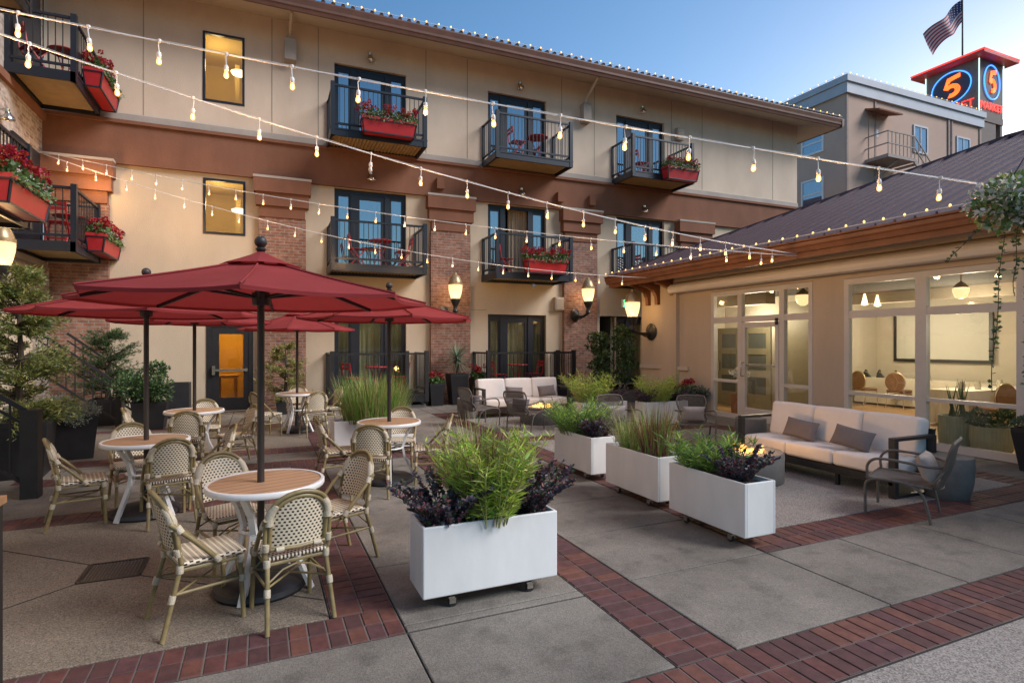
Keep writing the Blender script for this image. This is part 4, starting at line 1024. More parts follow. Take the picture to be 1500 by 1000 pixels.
slabs(mb,-4.4,1.2,13.4,15.9,1.4,None,.8); slabs(mb,3.8,8.4,13.5,15.9,1.6,None,4.2); slabs(mb,8.85,13.5,3.86,13.6,None,1.4); slabs(mb,8.4,14,13.6,17.8,1.5,None); slabs(mb,2.03,2.45,8.5,8.52,None,None)
slabs(mb,-4.4,-2.6,8.5,8.95,None,None)
G('concrete_pavement',mb,m_conc)
mb=MB(); slabs(mb,-6,.40,3.72,6.65,None,None); slabs(mb,-3.2,.8,10.1,13.0,None,None); G('aggregate_pavement',mb,m_agg)
mb=MB(); slabs(mb,4.22,8.4,3.86,9.0,None,None); slabs(mb,4.22,8.4,9.45,13.1,None,None); slabs(mb,-2,30,-6,1.98,None,None); G('light_aggregate_pavement',mb,m_aggl)
# saw cuts in the aggregate that meet the drain
mb=MB()
for p,q in (((-.82,4.98),(.39,4.0)),((-1.2,5.36),(-2.6,6.6)),((-1.2,4.98),(-2.4,3.91))): mb.bar((p[0],p[1],.001),(q[0],q[1],.001),.009,.003)
G('joint_line_pavement',mb,M('saw_cut_dark',(.03,.028,.025),.9,0))
# brick bands: two rows of bricks laid across each band, each brick a block of its own
mb=MB(); bricks=MB()
def band(x0,x1,y0,y1,z=.0):
    along='x' if (x1-x0)>(y1-y0) else 'y'
    mb.poly((x0,y0,-.006),(x1,y0,-.006),(x1,y1,-.006),(x0,y1,-.006))
    L=(x1-x0) if along=='x' else (y1-y0); W=(y1-y0) if along=='x' else (x1-x0)
    n=max(1,round(L/.108)); g=.0045
    for r in range(2):
        for k in range(n):
            a=k*L/n+g;b=(k+1)*L/n-g;c=r*W/2+g;d=(r+1)*W/2-g
            if along=='x': X0,X1,Y0,Y1=x0+a,x0+b,y0+c,y0+d
            else: X0,X1,Y0,Y1=x0+c,x0+d,y0+a,y0+b
            z=rnd.uniform(-.0015,.0015); e=.004; j=rnd.uniform(-.0015,.0015)
            bricks.i=rnd.choice((0,0,1,1,2,3))
            bricks.hexa([(X0,Y0,-.02),(X1,Y0,-.02),(X1,Y1,-.02),(X0,Y1,-.02)],[(X0,Y0,z-e),(X1,Y0,z-e),(X1,Y1,z-e),(X0,Y1,z-e)])
            bricks.hexa([(X0,Y0,z-e),(X1,Y0,z-e),(X1,Y1,z-e),(X0,Y1,z-e)],[(X0+e,Y0+e,z),(X1-e,Y0+e,z),(X1-e,Y1-e,z),(X0+e,Y1-e,z)])
rnd.seed(3)
band(-1,16,1.99,2.415); band(2.035,2.445,2.42,8.5); band(-5,.795,3.355,3.715); band(.405,.795,3.72,8.5); band(-5,.40,6.655,7.045)
band(-4.4,2.44,8.505,8.945); band(-4.4,.8,9.605,10.09); band(.805,1.195,9.61,13.38); band(-4.4,.80,13.02,13.38)
band(3.81,4.21,3.45,9.0); band(4.22,8.84,3.445,3.855); band(2.46,8.4,9.02,9.44); band(3.81,4.21,9.45,13.1); band(3.81,8.4,13.11,13.49); band(8.41,8.84,3.86,13.5); band(2.04,2.44,8.96,15.9)
G('mortar_pavement',mb,M('mortar',(.15,.13,.115),.95,.15,20))
def BP(n,c): return M(n,c,.75,.28,14,.25,120)
G('brick_pavement',bricks,[BP('paver_red',(.112,.039,.033)),BP('paver_dark',(.082,.034,.032)),BP('paver_plum',(.096,.040,.041)),BP('paver_orange',(.138,.052,.037))])
# drain grate
t=thing('drain_grate','dark square drain grate set into the speckled paving','drain',(-1.01,5.17,.0)); R_=.19
b=MB(); 
for s in (-1,1): b.box(-R_,R_,s*R_-.012,s*R_+.012,-.004,.006); b.box(s*R_-.012,s*R_+.012,-R_+.012,R_-.012,-.004,.006)
b.build('grate_frame',m_black,t); b=MB()
for k in range(16): a=-R_+.02+k*(2*R_-.04)/15; b.box(a-.006,a+.006,-R_+.012,R_-.012,-.006,.004)
b.build('grate_bars',m_black,t)

# ------------------------------------------------------------------ wheeled white planters
def wheeled(label,loc,rz,L=.96,W=.35,h=.455,zb=.095):
    t=thing('planter_box',label,'planter',loc,rz,'white planter boxes on wheels')
    b=MB(); x,y=L/2,W/2; w=.022; zt=zb+h
    b.box(-x,x,-y,-y+w,zb,zt); b.box(-x,x,y-w,y,zb,zt); b.box(-x,-x+w,-y+w,y-w,zb,zt); b.box(x-w,x,-y+w,y-w,zb,zt); b.box(-x+w,x-w,-y+w,y-w,zb,zb+.02)
    o=b.build('box',m_planter,t); bv=o.modifiers.new('edge','BEVEL'); bv.width=.008; bv.segments=2; bv.limit_method='ANGLE'
    s=MB(); n=14; g=[[s.pt((-x+w+(L-2*w)*i/n,-y+w+(W-2*w)*j/6,zt-.045+rnd.uniform(-.012,.014))) for j in range(7)] for i in range(n+1)]
    for i in range(n):
        for j in range(6): s.face([g[i][j],g[i+1][j],g[i+1][j+1],g[i][j+1]])
    s.build('soil',m_soil,t)
    d=MB(); d.box(-x+.10,x-.10,-y+.05,y-.05,zb-.022,zb-.001); d.build('dolly',m_black,t)
    for sx in (-1,1):
        for sy in (-1,1):
            cx,cy=sx*(x-.20),sy*(y-.055); c=MB(); c.box(cx-.02,cx+.02,cy-.022,cy+.022,zb-.034,zb-.022); c.box(cx-.014,cx+.03,cy-.02,cy-.014,zb-.07,zb-.034); c.box(cx-.014,cx+.03,cy+.014,cy+.02,zb-.07,zb-.034)
            cc=c.build('caster',m_steel,t); k=MB(); k.T=Matrix.Translation((cx+.012,cy,.032))@Matrix.Rotation(PI/2,4,'X'); k.lathe([(.020,-.012),(.032,-.011),(.032,.011),(.020,.012)],14); k.build('wheel',m_plastic,cc,40)
    return t,zt-.05
def plant(name,label,loc,mb,mats,cat='plant',group=None,rz=0):
    o=mb.build(name,mats); o.location=loc; o.rotation_euler=(0,0,rz); return tag(o,label,cat,group)
def bamboo_grass(label,loc,h=.42,r=.13,n=26,nl=26,seed=0,mats=None,lean=.55):
    rnd.seed(seed); mb=MB(); wand(mb,(0,0,0),n,h,lean,nl,.105,.0105,[0,0,0,0,1,2],2,r,.65)
    return plant('bamboo_grass',label,loc,mb,mats or [l_lime,l_grass,l_straw],'grass')
def fountain_grass(label,loc,h=.5,r=.12,n=260,seed=0,mix=(0,0,1,2),lean=.55,w=.008,mats=None):
    rnd.seed(seed); mb=MB(); clump(mb,(0,0,0),r,n,h,w,lean,.45,list(mix),.4,5)
    return plant('ornamental_grass',label,loc,mb,mats or [l_grass,l_straw,l_wine,l_lime],'grass')
def purple(label,loc,rr=.2,n=1500,seed=0):
    rnd.seed(seed); mb=MB(); wand(mb,(0,0,-.02),44,rr*1.9,.6,84,.032,.022,[0,0,0,1,3],2,rr*.4,.7); bush(mb,(0,0,rr*.6),(rr*.8,rr*.7,rr*.55),n,.034,.023,[0,0,1,3],.2)
    return plant('purple_shrub',label,loc,mb,[l_purp,l_purpr,m_stem,l_dkgrn],'shrub')
rnd.seed(1)
# front planter faces the camera
wheeled('white wheeled planter standing alone, beside the table nearest the drain grate',(1.42,3.69,0),0)
bamboo_grass('bright lime bamboo grass in the middle of the lone white planter',(1.42,3.62,.50),.60,.15,130,46,21,None,.30)
fountain_grass('straw and wine tinted grass rising behind the lime bamboo grass of the lone white planter',(1.43,3.78,.50),.66,.14,560,22,(0,1,1,2,2,0),.62,.010)
purple('dark purple shrub at the left end of the lone white planter',(1.12,3.64,.50),.225,1700,23)
purple('dark purple shrub at the right end of the lone white planter',(1.77,3.72,.50),.225,1500,24)
# the three side planters run along y
wheeled('white wheeled planter at the front of the row of three, before the fire pit',(3.85,4.02,0),PI/2)
wheeled('middle white wheeled planter of the three in a row',(3.88,5.19,0),PI/2)
wheeled('farthest white wheeled planter of the three in a row',(3.90,6.50,0),PI/2)
bamboo_grass('green bamboo grass at the back of the nearest planter in the row',(3.86,4.2,.50),.40,.16,66,32,31,[l_grass,l_lime,l_mid],.7)
purple('dark purple shrub at the near end of the nearest planter in the row',(3.87,3.80,.50),.19,1700,32)
fountain_grass('tall wine and green grass filling the middle planter of the row',(3.9,5.0,.50),.52,.14,520,33,(0,1,2,2,0),.45,.009)
fountain_grass('pale straw grass at the far end of the middle planter of the row',(3.87,5.42,.50),.45,.12,360,34,(0,1,1,0),.7,.006)
bamboo_grass('bushy yellow green bamboo grass in the farthest planter of the row',(3.88,6.6,.50),.50,.20,80,34,35,[l_grass,l_lime,l_mid],.6)
fountain_grass('fine drooping grass spilling over the left side of the farthest planter of the row',(3.80,6.75,.50),.45,.10,300,36,(0,1,0),1.0,.005)
purple('dark grey purple shrub at the near end of the farthest planter of the row',(3.92,6.2,.50),.19,1500,37)
# two planters behind, one beyond the right hand table
wheeled('white planter behind the row, left of the empty lounge chair',(6.25,9.75,0),0,1.05)
wheeled('white planter behind the row, against the pavilion side of the lounge',(7.45,9.35,0),0,1.05)
bamboo_grass('lime green bamboo grass in the left planter behind the row',(5.98,9.75,.50),.66,.24,90,34,41,None,.5)
bamboo_grass('lime green bamboo grass in the planter near the pavilion corner',(7.35,9.35,.50),.6,.22,80,34,42,None,.5)
purple('dusky purple shrub between the two lime grasses, left planter',(6.5,9.7,.50),.22,1300,43)
purple('dusky purple shrub in the planter near the pavilion corner, left of its lime grass',(7.05,9.35,.50),.2,1200,44)
purple('dusky purple shrub at the right end of the planter near the pavilion corner',(7.8,9.35,.50),.2,1200,46)
wheeled('white planter of tall grass beyond the right hand bistro table',(1.62,9.0,0),.05,1.25)
fountain_grass('tall green and straw grass in the planter beyond the right hand bistro table',(1.62,9.0,.50),.70,.45,1500,45,(0,0,1,1,0),.5,.011)

# ------------------------------------------------------------------ bistro tables and parasols
def cafe_table(label,loc,r=.392,rz=0):
    t=thing('bistro_table',label,'table',loc,rz,'round wood topped bistro tables')
    b=MB(); b.lathe([(r-.025,.742),(0.0,.742)],40,cap=False)
    o=b.build('tabletop',M_slat,t)
    b=MB(); b.lathe([(r-.03,.708),(r-.005,.708),(r,.716),(r,.742),(r-.005,.748),(r-.024,.748),(r-.024,.735),(.0,.735)],40,cap=False); b.lathe([(.0,.705),(r-.03,.70)],40,cap=False); b.build('rim',m_white,t,40)
    for k in range(4):
        a=PI/4+k*PI/2; c,s=math.cos(a),math.sin(a); b=MB(); pts=[(.30,.70),(.20,.55),(.165,.42),(.19,.30),(.33,.0)]
        for (r0,z0),(r1,z1) in zip(pts,pts[1:]): b.bar((c*r0,s*r0,z0),(c*r1,s*r1,z1),.045,.026)
        b.build('leg',m_white,t)
    b=MB(); b.tube([(.17*math.cos(2*PI*k/16),.17*math.sin(2*PI*k/16),.42) for k in range(16)],.012,6,closed=True); b.build('leg_ring',m_white,t)
    return t
def slat_mat():
    m,nt,b,N,L=newmat('slat_wood'); b.inputs['Roughness'].default_value=.5
    tc=N.new('ShaderNodeTexCoord'); w=N.new('ShaderNodeTexWave'); w.wave_type='BANDS'; w.bands_direction='Y'; w.inputs['Scale'].default_value=3.4; w.inputs['Distortion'].default_value=0
    L.new(tc.outputs['Object'],w.inputs['Vector'])
    rp=N.new('ShaderNodeMapRange'); rp.inputs[1].default_value=.0; rp.inputs[2].default_value=.07; rp.inputs[3].default_value=.35; rp.inputs[4].default_value=1; L.new(w.outputs['Fac'],rp.inputs[0])
    mp=N.new('ShaderNodeMapping'); mp.inputs['Scale'].default_value=(3,40,1); L.new(tc.outputs['Object'],mp.inputs[0])
    n=N.new('ShaderNodeTexNoise'); n.inputs['Scale'].default_value=2.2; n.inputs['Detail'].default_value=6; L.new(mp.outputs[0],n.inputs['Vector'])
    cr=N.new('ShaderNodeMix'); cr.data_type='RGBA'; cr.inputs[6].default_value=(.34,.19,.10,1); cr.inputs[7].default_value=(.55,.34,.20,1); L.new(n.outputs['Fac'],cr.inputs[0])
    hs=N.new('ShaderNodeHueSaturation'); L.new(cr.outputs[2],hs.inputs['Color']); L.new(rp.outputs[0],hs.inputs['Value']); L.new(hs.outputs[0],b.inputs['Base Color']); return m
M_slat=slat_mat()
def parasol(label,loc,R=1.24,zr=2.02,za=2.40,rot=0.,lean=(0,0),base=True):
    t=thing('parasol',label,'parasol',loc,0,'maroon parasols over the bistro tables')
    n=8; seg=8; zv=za+.0
    V=lambda k,r,z:(r*math.cos(rot+2*PI*k/n),r*math.sin(rot+2*PI*k/n),z)
    prof=lambda s: zr+(za-zr)*(1-s)-.012*math.sin(PI*s)
    b=MB(); ss=[.14+.86*i/seg for i in range(seg+1)]
    for k in range(n):
        rows=[]
        for s in ss:
            row=[]
            for j in range(7):
                f=j/6; A=Vector(V(k,R*s,prof(s)));B=Vector(V(k+1,R*s,prof(s))); p=A.lerp(B,f)
                sag=4*f*(1-f); p.z-=.020*sag*s*(1-.3*s); 
                if s>.95: p*=1; q=Vector((p.x,p.y,0)).normalized(); p-=Vector((q.x,q.y,0))*.05*sag
                row.append(b.pt(p))
            rows.append(row)
        for A,B in zip(rows,rows[1:]):
            for j in range(6): b.face([A[j],B[j],B[j+1],A[j+1]])
        last=rows[-1]; hem=[b.pt(b.v[i]+Vector((-b.v[i].x*.006,-b.v[i].y*.006,-.022))) for i in last]
        for j in range(6): b.face([last[j],hem[j],hem[j+1],last[j+1]])
    o=b.build('canopy',m_canvas,t,26)
    b=MB()   # vent cap
    for k in range(n):
        pr=[(.02,za+.05),(.08,za+.022),(.17,za-.014),(.27,za-.050)]
        for (r0,z0),(r1,z1) in zip(pr,pr[1:]): b.poly(V(k,r0,z0),V(k,r1,z1-.0),V(k+1,r1,z1),V(k+1,r0,z0))
    b.build('vent',m_canvas,o,26)
    b=MB()   # seams along the ribs
    for k in range(n): b.tube([Vector(V(k,R*s,prof(s)+.006)) for s in ss],.007,4)
    b.build('seam',m_canvas,o)
    b=MB(); b.lathe([(.024,za+.05),(.03,za+.06),(.034,za+.065),(.034,za+.074),(.02,za+.08)]+[(.043*math.sin(PI*k/10),za+.122-.043*math.cos(PI*k/10)) for k in range(2,10)]+[(.002,za+.165)],18); b.build('finial',m_plastic,t,60)
    b=MB(); b.tube([(0,0,.06),(0,0,za+.08)],.024,12); b.build('pole',m_pole,t,60)
    b=MB(); b.lathe([(.028,zr-.04),(.055,zr-.035),(.06,zr+.05),(.036,zr+.06),(.03,za-.16),(.05,za-.15),(.05,za-.08),(.03,za-.07)],12); b.build('hub',m_pole,t,40)
    for k in range(n):
        r_=MB(); r_.bar(V(k,.05,za-.06),V(k,R-.01,zr-.012),.018,.026); r_.bar(V(k,.05,zr+.02),V(k,R*.52,prof(.52)-.03),.014,.018); r_.build('rib',m_pole,t)
    b=MB(); b.lathe([(.30,.0),(.31,.02),(.30,.05),(.24,.085),(.09,.10),(.045,.11),(.04,.30),(.028,.31)],28); b.build('base',m_plastic,t,40)
    return t
T=[(.04,4.39),(-1.05,6.75),(-.87,9.42),(.66,11.85),(1.47,7.11)]
TN=['largest looking, beside the drain grate','near the heavy black railing post','in front of the amber lit door','farthest back by the first brick pier','behind the lone white planter']
for i,(x,y) in enumerate(T): cafe_table('round wood topped bistro table, '+TN[i],(x,y,0),rz=[.3,.1,.5,.2,.6][i])
vang=math.atan2(-F_[1],-F_[0])
PR=[(-26,0),(-12,0),(5,0),(12,0),(-20,0)]
PN=['largest maroon parasol, over the table beside the drain grate','maroon parasol farthest left, over the table by the heavy black railing post','maroon parasol over the table before the amber lit door','smallest looking maroon parasol, over the table by the first brick pier','maroon parasol farthest right, over the table behind the lone planter']
for i,(x,y) in enumerate(T): parasol(PN[i],(x-(.035 if i==0 else 0),y,0),1.17 if i==0 else 1.09,2.02 if i!=3 else 1.98,2.31,vang+rad(PR[i][0]))

# ------------------------------------------------------------------ woven bistro chairs
def cafe_chair():
    t=thing('bistro_chair','woven chair','chair',(0,0,0),0,'woven bistro chairs round the parasol tables')
    # faces +y; seat centre at origin
    b=MB(); b.rbox((0,0,.445),(.41,.41,.030),.014,4); b.build('seat',m_wseat,t,50)
    # woven back : rounded arch panel leaning backwards
    lean=lambda z:-.19-(z-.45)*.22
    b=MB(); n=18
    def arch(x,zb=.505,zt=.84,hw=.165): 
        q=max(0,1-(abs(x)/hw)**2.6); return zb+(zt-zb)*(.60+.40*q**.5)
    m=10
    for f_ in (-.007,.007):
        cols=[]
        for i in range(n+1):
            x=-.165+.33*i/n; zt=arch(x); cols.append([b.pt((x,lean(.505+(zt-.505)*j/m)+f_-.045*(1-(x/.17)**2)+.02,.505+(zt-.505)*j/m)) for j in range(m+1)])
        for A,B in zip(cols,cols[1:]):
            for j in range(m): 
                q=[A[j],B[j],B[j+1],A[j+1]]; b.face(q if f_<0 else q[::-1])
    b.build('woven_back',m_wback,t,50)
    # frame: double arch of bamboo look tube, rear legs continue from it
    def archpath(hw,top,zb):
        pts=[]; 
        for k in range(15):
            a=PI-PI*k/14; x=hw*math.cos(a); z=.66+(top-.66)*max(0,math.sin(a))**.8
            pts.append((x,lean(z)-.045*(1-(x/.2)**2)*.8+.012,z))
        return [(-hw,lean(zb)+.0,zb)]+pts+[(hw,lean(zb)+.0,zb)]
    def wrap(w,p,d,l,r):
        p=Vector(p);d=Vector(d).normalized(); w.i=1; w.tube([p-d*l/2,p-d*l*.3,p,p+d*l*.3,p+d*l/2],[r*.96,r,r*1.02,r,r*.96],8); w.i=0
    BW=[m_bamboo,m_wrap]
    b=MB(); A1=archpath(.207,.885,.46); b.tube(A1,.0155,8); b.tube(archpath(.180,.857,.50),.0145,8)
    b.tube([(-.175,lean(.51)-.01,.51),(0,lean(.51)-.045,.51),(.175,lean(.51)-.01,.51)],.012,8)
    for s in (-1,1):
        b.tube([(s*.212,lean(.80)+.01,.72),(s*.222,-.13,.60),(s*.216,.0,.46),(s*.206,.05,.41)],.0155,8)
        q=[Vector(A1[k]) for k in ((2,3,4) if s<0 else (14,13,12))]; c_=Vector((-s*.013,0,-.004)); b.i=1; b.tube([q[0]+Vector((0,0,-.05))+c_,q[0]+c_,q[1]+c_,q[2]+c_],[.027,.030,.029,.025],10); b.tube([q[0]+Vector((s*.004,.02,-.03)),Vector((s*.216,-.195,.655))],.024,8); b.i=0
        wrap(b,(s*.202,lean(.53)-.002,.53),(0,-.2,1),.05,.023); wrap(b,(s*.213,.015,.445),(0,.6,-1),.05,.022); wrap(b,(s*.12,lean(.51)-.03,.51),(1,0,0),.05,.018)
    b.build('back_frame',BW,t,60)
    for s in (-1,1):
        q=MB(); q.tube([(s*.19,.165,.43),(s*.20,.185,.0)],.016,8); wrap(q,(s*.192,.17,.40),(0,.03,-1),.05,.0225); wrap(q,(s*.196,.178,.27),(0,.03,-1),.045,.0215); q.build('leg',BW,t,60)
        q=MB(); q.tube([(s*.195,-.185,.47),(s*.19,-.20,.40),(s*.215,-.30,.0)],.016,8); wrap(q,(s*.192,-.196,.42),(0,0,1),.05,.0225); wrap(q,(s*.201,-.243,.245),(s*.06,-.25,-1),.05,.0215); q.build('leg',BW,t,60)
    q=MB()
    q.tube([(-.19,.17,.405),(.19,.17,.405)],.012,6); q.tube([(-.185,-.19,.41),(.185,-.19,.41)],.012,6)
    for s in (-1,1): q.tube([(s*.19,.17,.405),(s*.187,-.19,.41)],.012,6); q.tube([(s*.193,.175,.27),(s*.198,-.225,.27)],.010,6); q.tube([(s*.192,.15,.28),(s*.09,.172,.36),(0,.172,.385)],.007,5); q.tube([(s*.19,-.22,.30),(s*.09,-.19,.36),(0,-.19,.385)],.007,5)
    q.tube([(-.198,-.22,.27),(.193,.175,.27)],.008,5); q.tube([(.198,-.22,.27),(-.193,.175,.27)],.008,5)
    q.build('stretcher',m_bamboo,t,60)
    return t
c0=cafe_chair(); used=False
TT=['the drain grate table','the railing post table','the amber door table','the brick pier table','the lone planter table']
def chair(x,y,face,label):
    global used
    rz=rad(face)-PI/2
    if not used: c0.scale=(.93,)*3; c0.location=(x,y,0);c0.rotation_euler=(0,0,rz);c0['label']=label;used=True
    else: dup(c0,(x,y,0),rz,label)
CH=[(-.32,4.08,20,0,'front left'),(.17,3.95,103,0,'front, seen from behind'),(.53,4.70,205,0,'right side'),(-.20,4.96,-68,0,'behind'),
 (-1.56,6.68,15,1,'left side, seen side on'),(-1.24,7.28,-72,1,'behind'),(-.83,6.42,108,1,'front, seen from behind'),(-.53,6.95,190,1,'right side'),
 (-.90,8.85,92,2,'front, seen from behind'),(-.33,8.98,200,2,'right, leaning side on'),(-.78,10.0,-85,2,'behind'),(-1.45,9.35,5,2,'left, half hidden'),
 (.12,11.45,30,3,'left side'),(.70,12.42,-95,3,'behind'),(.90,11.28,105,3,'right front'),(1.25,12.1,195,3,'right, half hidden'),
 (.88,7.22,5,4,'left side'),(1.17,6.60,75,4,'front, seen from behind'),(1.93,6.92,165,4,'right side, seen side on'),(1.72,7.66,-110,4,'behind')]
for x,y,f,k,w in CH: chair(x,y,f,'woven cream and brown bistro chair at '+TT[k]+', '+w)
# ------------------------------------------------------------------ lounge furniture
def sofa(label,loc,rz,L=2.25):
    """back along local +y, faces -y, origin at floor centre"""
    t=thing('sofa',label,'sofa',loc,rz,'white outdoor sofas'); D=.80; x=L/2
    b=MB(); 
    b.box(-x+.03,x-.03,-D/2,-D/2+.05,.14,.22); b.box(-x+.03,x-.03,D/2-.10,D/2-.05,.14,.22)
    for k in range(4): xx=-x+.06+(L-.12)*k/3; b.box(xx-.025,xx+.025,-D/2+.051,D/2-.101,.15,.21)
    b.box(-x+.03,x-.03,-D/2+.051,D/2-.101,.211,.225); b.box(-x*.35,-x*.35+.04,-D/2+.02,-D/2+.06,.0,.139); b.box(x*.35,x*.35+.04,-D/2+.02,-D/2+.06,.0,.139)
    b.hexa([(-x+.05,D/2-.12,.226),(x-.05,D/2-.12,.226),(x-.05,D/2-.08,.226),(-x+.05,D/2-.08,.226)],[(-x+.05,D/2-.02,.72),(x-.05,D/2-.02,.72),(x-.05,D/2+.02,.72),(-x+.05,D/2+.02,.72)])
    b.build('frame',m_black,t)
    for s in (-1,1):
        b=MB(); xa,xb=(-x,-x+.075) if s<0 else (x-.075,x); b.box(xa,xb,-D/2,-D/2+.06,0,.63); b.box(xa,xb,D/2-.12,D/2-.06,0,.63); b.box(xa,xb,-D/2,D/2-.06,.631,.665); b.box(xa+.003,xb-.003,-D/2+.061,D/2-.121,.0,.03); b.build('arm',m_black,t)
    w=(L-.16)/3
    for k in range(3):
        cx=-L/2+.08+w*(k+.5); b=MB(); b.rbox((cx,-.06,.315),(w-.006,D-.16,.175),.04,6,.008); b.build('seat_cushion',m_cush,t,60)
        b=MB(); b.T=Matrix.Translation((cx,D/2-.155,.615))@Matrix.Rotation(rad(-10),4,'X'); b.rbox((0,0,0),(w-.006,.20,.47),.045,6,.012); b.build('back_cushion',m_cush,t,60)
    return t
def pillow(label,loc,rot,size=(.46,.15,.27),mat=None,group='throw pillows'):
    b=MB(); n=14; W,T_,Hh=size; gr={}
    for sg in (-1,1):
        for i in range(n+1):
            for j in range(n+1):
                a=-1+2*i/n; c=-1+2*j/n; k=max(0,(1-a**4)*(1-c**4))**.55; ed=abs(a)>.999 or abs(c)>.999
                if ed and sg==1: gr[sg,i,j]=gr[-1,i,j]; continue
                pin=1-.045*(1-c*c)*abs(a)**3*1; pin2=1-.07*(1-a*a)*abs(c)**3
                gr[sg,i,j]=b.pt((a*W/2*pin,sg*T_/2*k,c*Hh/2*pin2))
        for i in range(n):
            for j in range(n):
                q=[gr[sg,i,j],gr[sg,i+1,j],gr[sg,i+1,j+1],gr[sg,i,j+1]]; b.face(q if sg<0 else q[::-1])
    o=b.build('pillow',mat or m_grpil,None,60); o.location=loc; o.rotation_euler=rot
    return tag(o,label,'pillow',group)
sofa('large white sofa with a black frame in front of the pavilion window',(6.78,5.15,0),-PI/2)
sofa('white sofa farther back, before the ground floor deck',(5.78,12.52,0),0,2.3)
pillow('grey lumbar pillow on the large white sofa, nearer its far end',(6.72,5.50,.55),(rad(-24),.10,-PI/2+.12))
pillow('grey lumbar pillow on the large white sofa, nearer the rope chair',(6.66,4.72,.55),(rad(-30),.16,-PI/2+.22))
pillow('taupe pillow on the farther sofa, left one',(5.5,12.30,.55),(rad(-22),.08,.05)); pillow('taupe pillow on the farther sofa, right one',(6.35,12.30,.56),(rad(-20),-.05,-.02))
def firepit(label,loc,r,h):
    t=thing('fire_pit',label,'fire pit',loc,0,'round concrete fire pits')
    b=MB(); b.lathe([(r*.97,.0),(r,.02),(r,h-.015),(r-.012,h),(r*.52,h),(r*.5,h-.05),(0,h-.05)],44,cap=False); b.build('bowl',m_concrete_dr,t,40)
    rnd.seed(9); s=MB()
    for k in range(110):
        a=rnd.uniform(0,6.3);q=r*.47*math.sqrt(rnd.random()); s.rbox((q*math.cos(a),q*math.sin(a),h-.03),(.04,.035,.03),.012,1)
    s.build('lava_rock',m_soil,t,60)
    f=MB()
    for k in range(34):
        a=rnd.uniform(0,6.3);q=r*.40*math.sqrt(rnd.random()); c=Vector((q*math.cos(a),q*math.sin(a),h-.03)); H=rnd.uniform(.03,.10); w=rnd.uniform(.010,.022); pts=[];rr=[]
        for j in range(6): pts.append(c+Vector((math.sin(j*1.2+k)*.012*j*.5,math.cos(j*1.4+k)*.012*j*.5,H*j/5))); rr.append(w*(math.sin(PI*min(1,(j+1.2)/6.2))**.8)*(1-j/5.2)+.001)
        f.tube(pts,rr,6)
    f.build('flame',m_fire,t,80); lamp_point('fire_light',(0,0,h+.14),5,(1,.5,.15),.1,t)
firepit('round concrete fire pit burning behind the nearest planter of the row',(5.62,5.38,0),.43,.37)
firepit('round concrete fire pit burning before the farther white sofa',(5.55,11.0,0),.46,.36)
def drum(label,loc,prof): 
    b=MB(); b.lathe(prof,36); o=b.build('drum_table',m_concrete_dr,None,35); o.location=loc; tag(o,label,'side table','concrete drum side tables')
dp=[(.19,.0),(.205,.02),(.24,.18),(.25,.32),(.245,.45),(.24,.46)]
drum('concrete drum side table by the arm of the large sofa, behind the rope chair',(7.02,3.86,0),dp)
drum('concrete drum side table at the far arm of the large sofa',(7.55,7.15,0),dp)
drum('concrete drum side table at the left arm of the farther sofa',(4.35,12.35,0),dp)
def sm(p,k=5):
    p=[Vector(q) for q in p]; o=[]
    for i in range(len(p)-1):
        a,b,c,d=p[max(i-1,0)],p[i],p[i+1],p[min(i+2,len(p)-1)]
        for j in range(k):
            t=j/k; o.append(.5*((2*b)+(c-a)*t+(2*a-5*b+4*c-d)*t*t+(3*b-a-3*c+d)*t*t*t))
    return o+[p[-1]]
def ropechair():
    t=thing('lounge_chair','rope chair','chair',(0,0,0),0,'rope lounge chairs')
    r=.0135
    for s in (-1,1):
        b=MB(); b.tube(sm([(s*.27,.27,0),(s*.275,.27,.22),(s*.285,.25,.33),(s*.29,.14,.37),(s*.29,-.1,.36)]),r,8); b.tube(sm([(s*.29,-.05,.36),(s*.285,-.20,.28),(s*.27,-.27,0)]),r,8); b.build('leg',m_rope,t,60)
        b=MB(); b.tube(sm([(s*.285,.24,.36),(s*.29,.25,.48),(s*.295,.20,.555),(s*.30,.10,.575),(s*.31,-.1,.565),(s*.29,-.25,.545),(s*.2,-.34,.535)]),r,8); b.build('armrest',m_rope,t,60)
    b=MB()
    top=[(-.20,-.36,.50),(-.245,-.40,.66),(-.235,-.43,.75),(-.19,-.445,.785),(0,-.46,.795),(.19,-.445,.785),(.235,-.43,.75),(.245,-.40,.66),(.20,-.36,.50)]
    b.tube(sm(top),r+.002,8)
    b.tube(sm([(-.2,-.36,.50),(-.24,-.30,.40),(-.18,-.30,.33),(0,-.33,.315),(.18,-.30,.33),(.24,-.30,.40),(.2,-.36,.50)]),r,8); b.tube([(-.2,-.34,.535),(0,-.40,.535),(.2,-.34,.535)],r,8)
    b.build('back_frame',m_rope,t,60)
    b=MB()
    for k in range(25):
        f=-1+2*k/24; b.tube([(f*.185,-.32-.012*(1-f*f),.33),(f*.21,-.385-.03*(1-f*f),.56),(f*.205,-.445,.782)],.006,5)
    b.build('rope_back',m_rope,t)
    b=MB(); g=[[b.pt(((-.275+.55*i/8),-.28+.55*j/8,.37-.035*math.sin(PI*i/8)*math.sin(PI*j/8)-.03*(1-j/8))) for j in range(9)] for i in range(9)]
    for i in range(8):
        for j in range(8): b.face([g[i][j],g[i+1][j],g[i+1][j+1],g[i][j+1]])
    b.tube([(-.285,-.26,.345),(-.285,.26,.372),(.285,.26,.372),(.285,-.26,.345)],.011,6)
    o=b.build('seat',m_rope,t,50)
    return t
rc=ropechair()
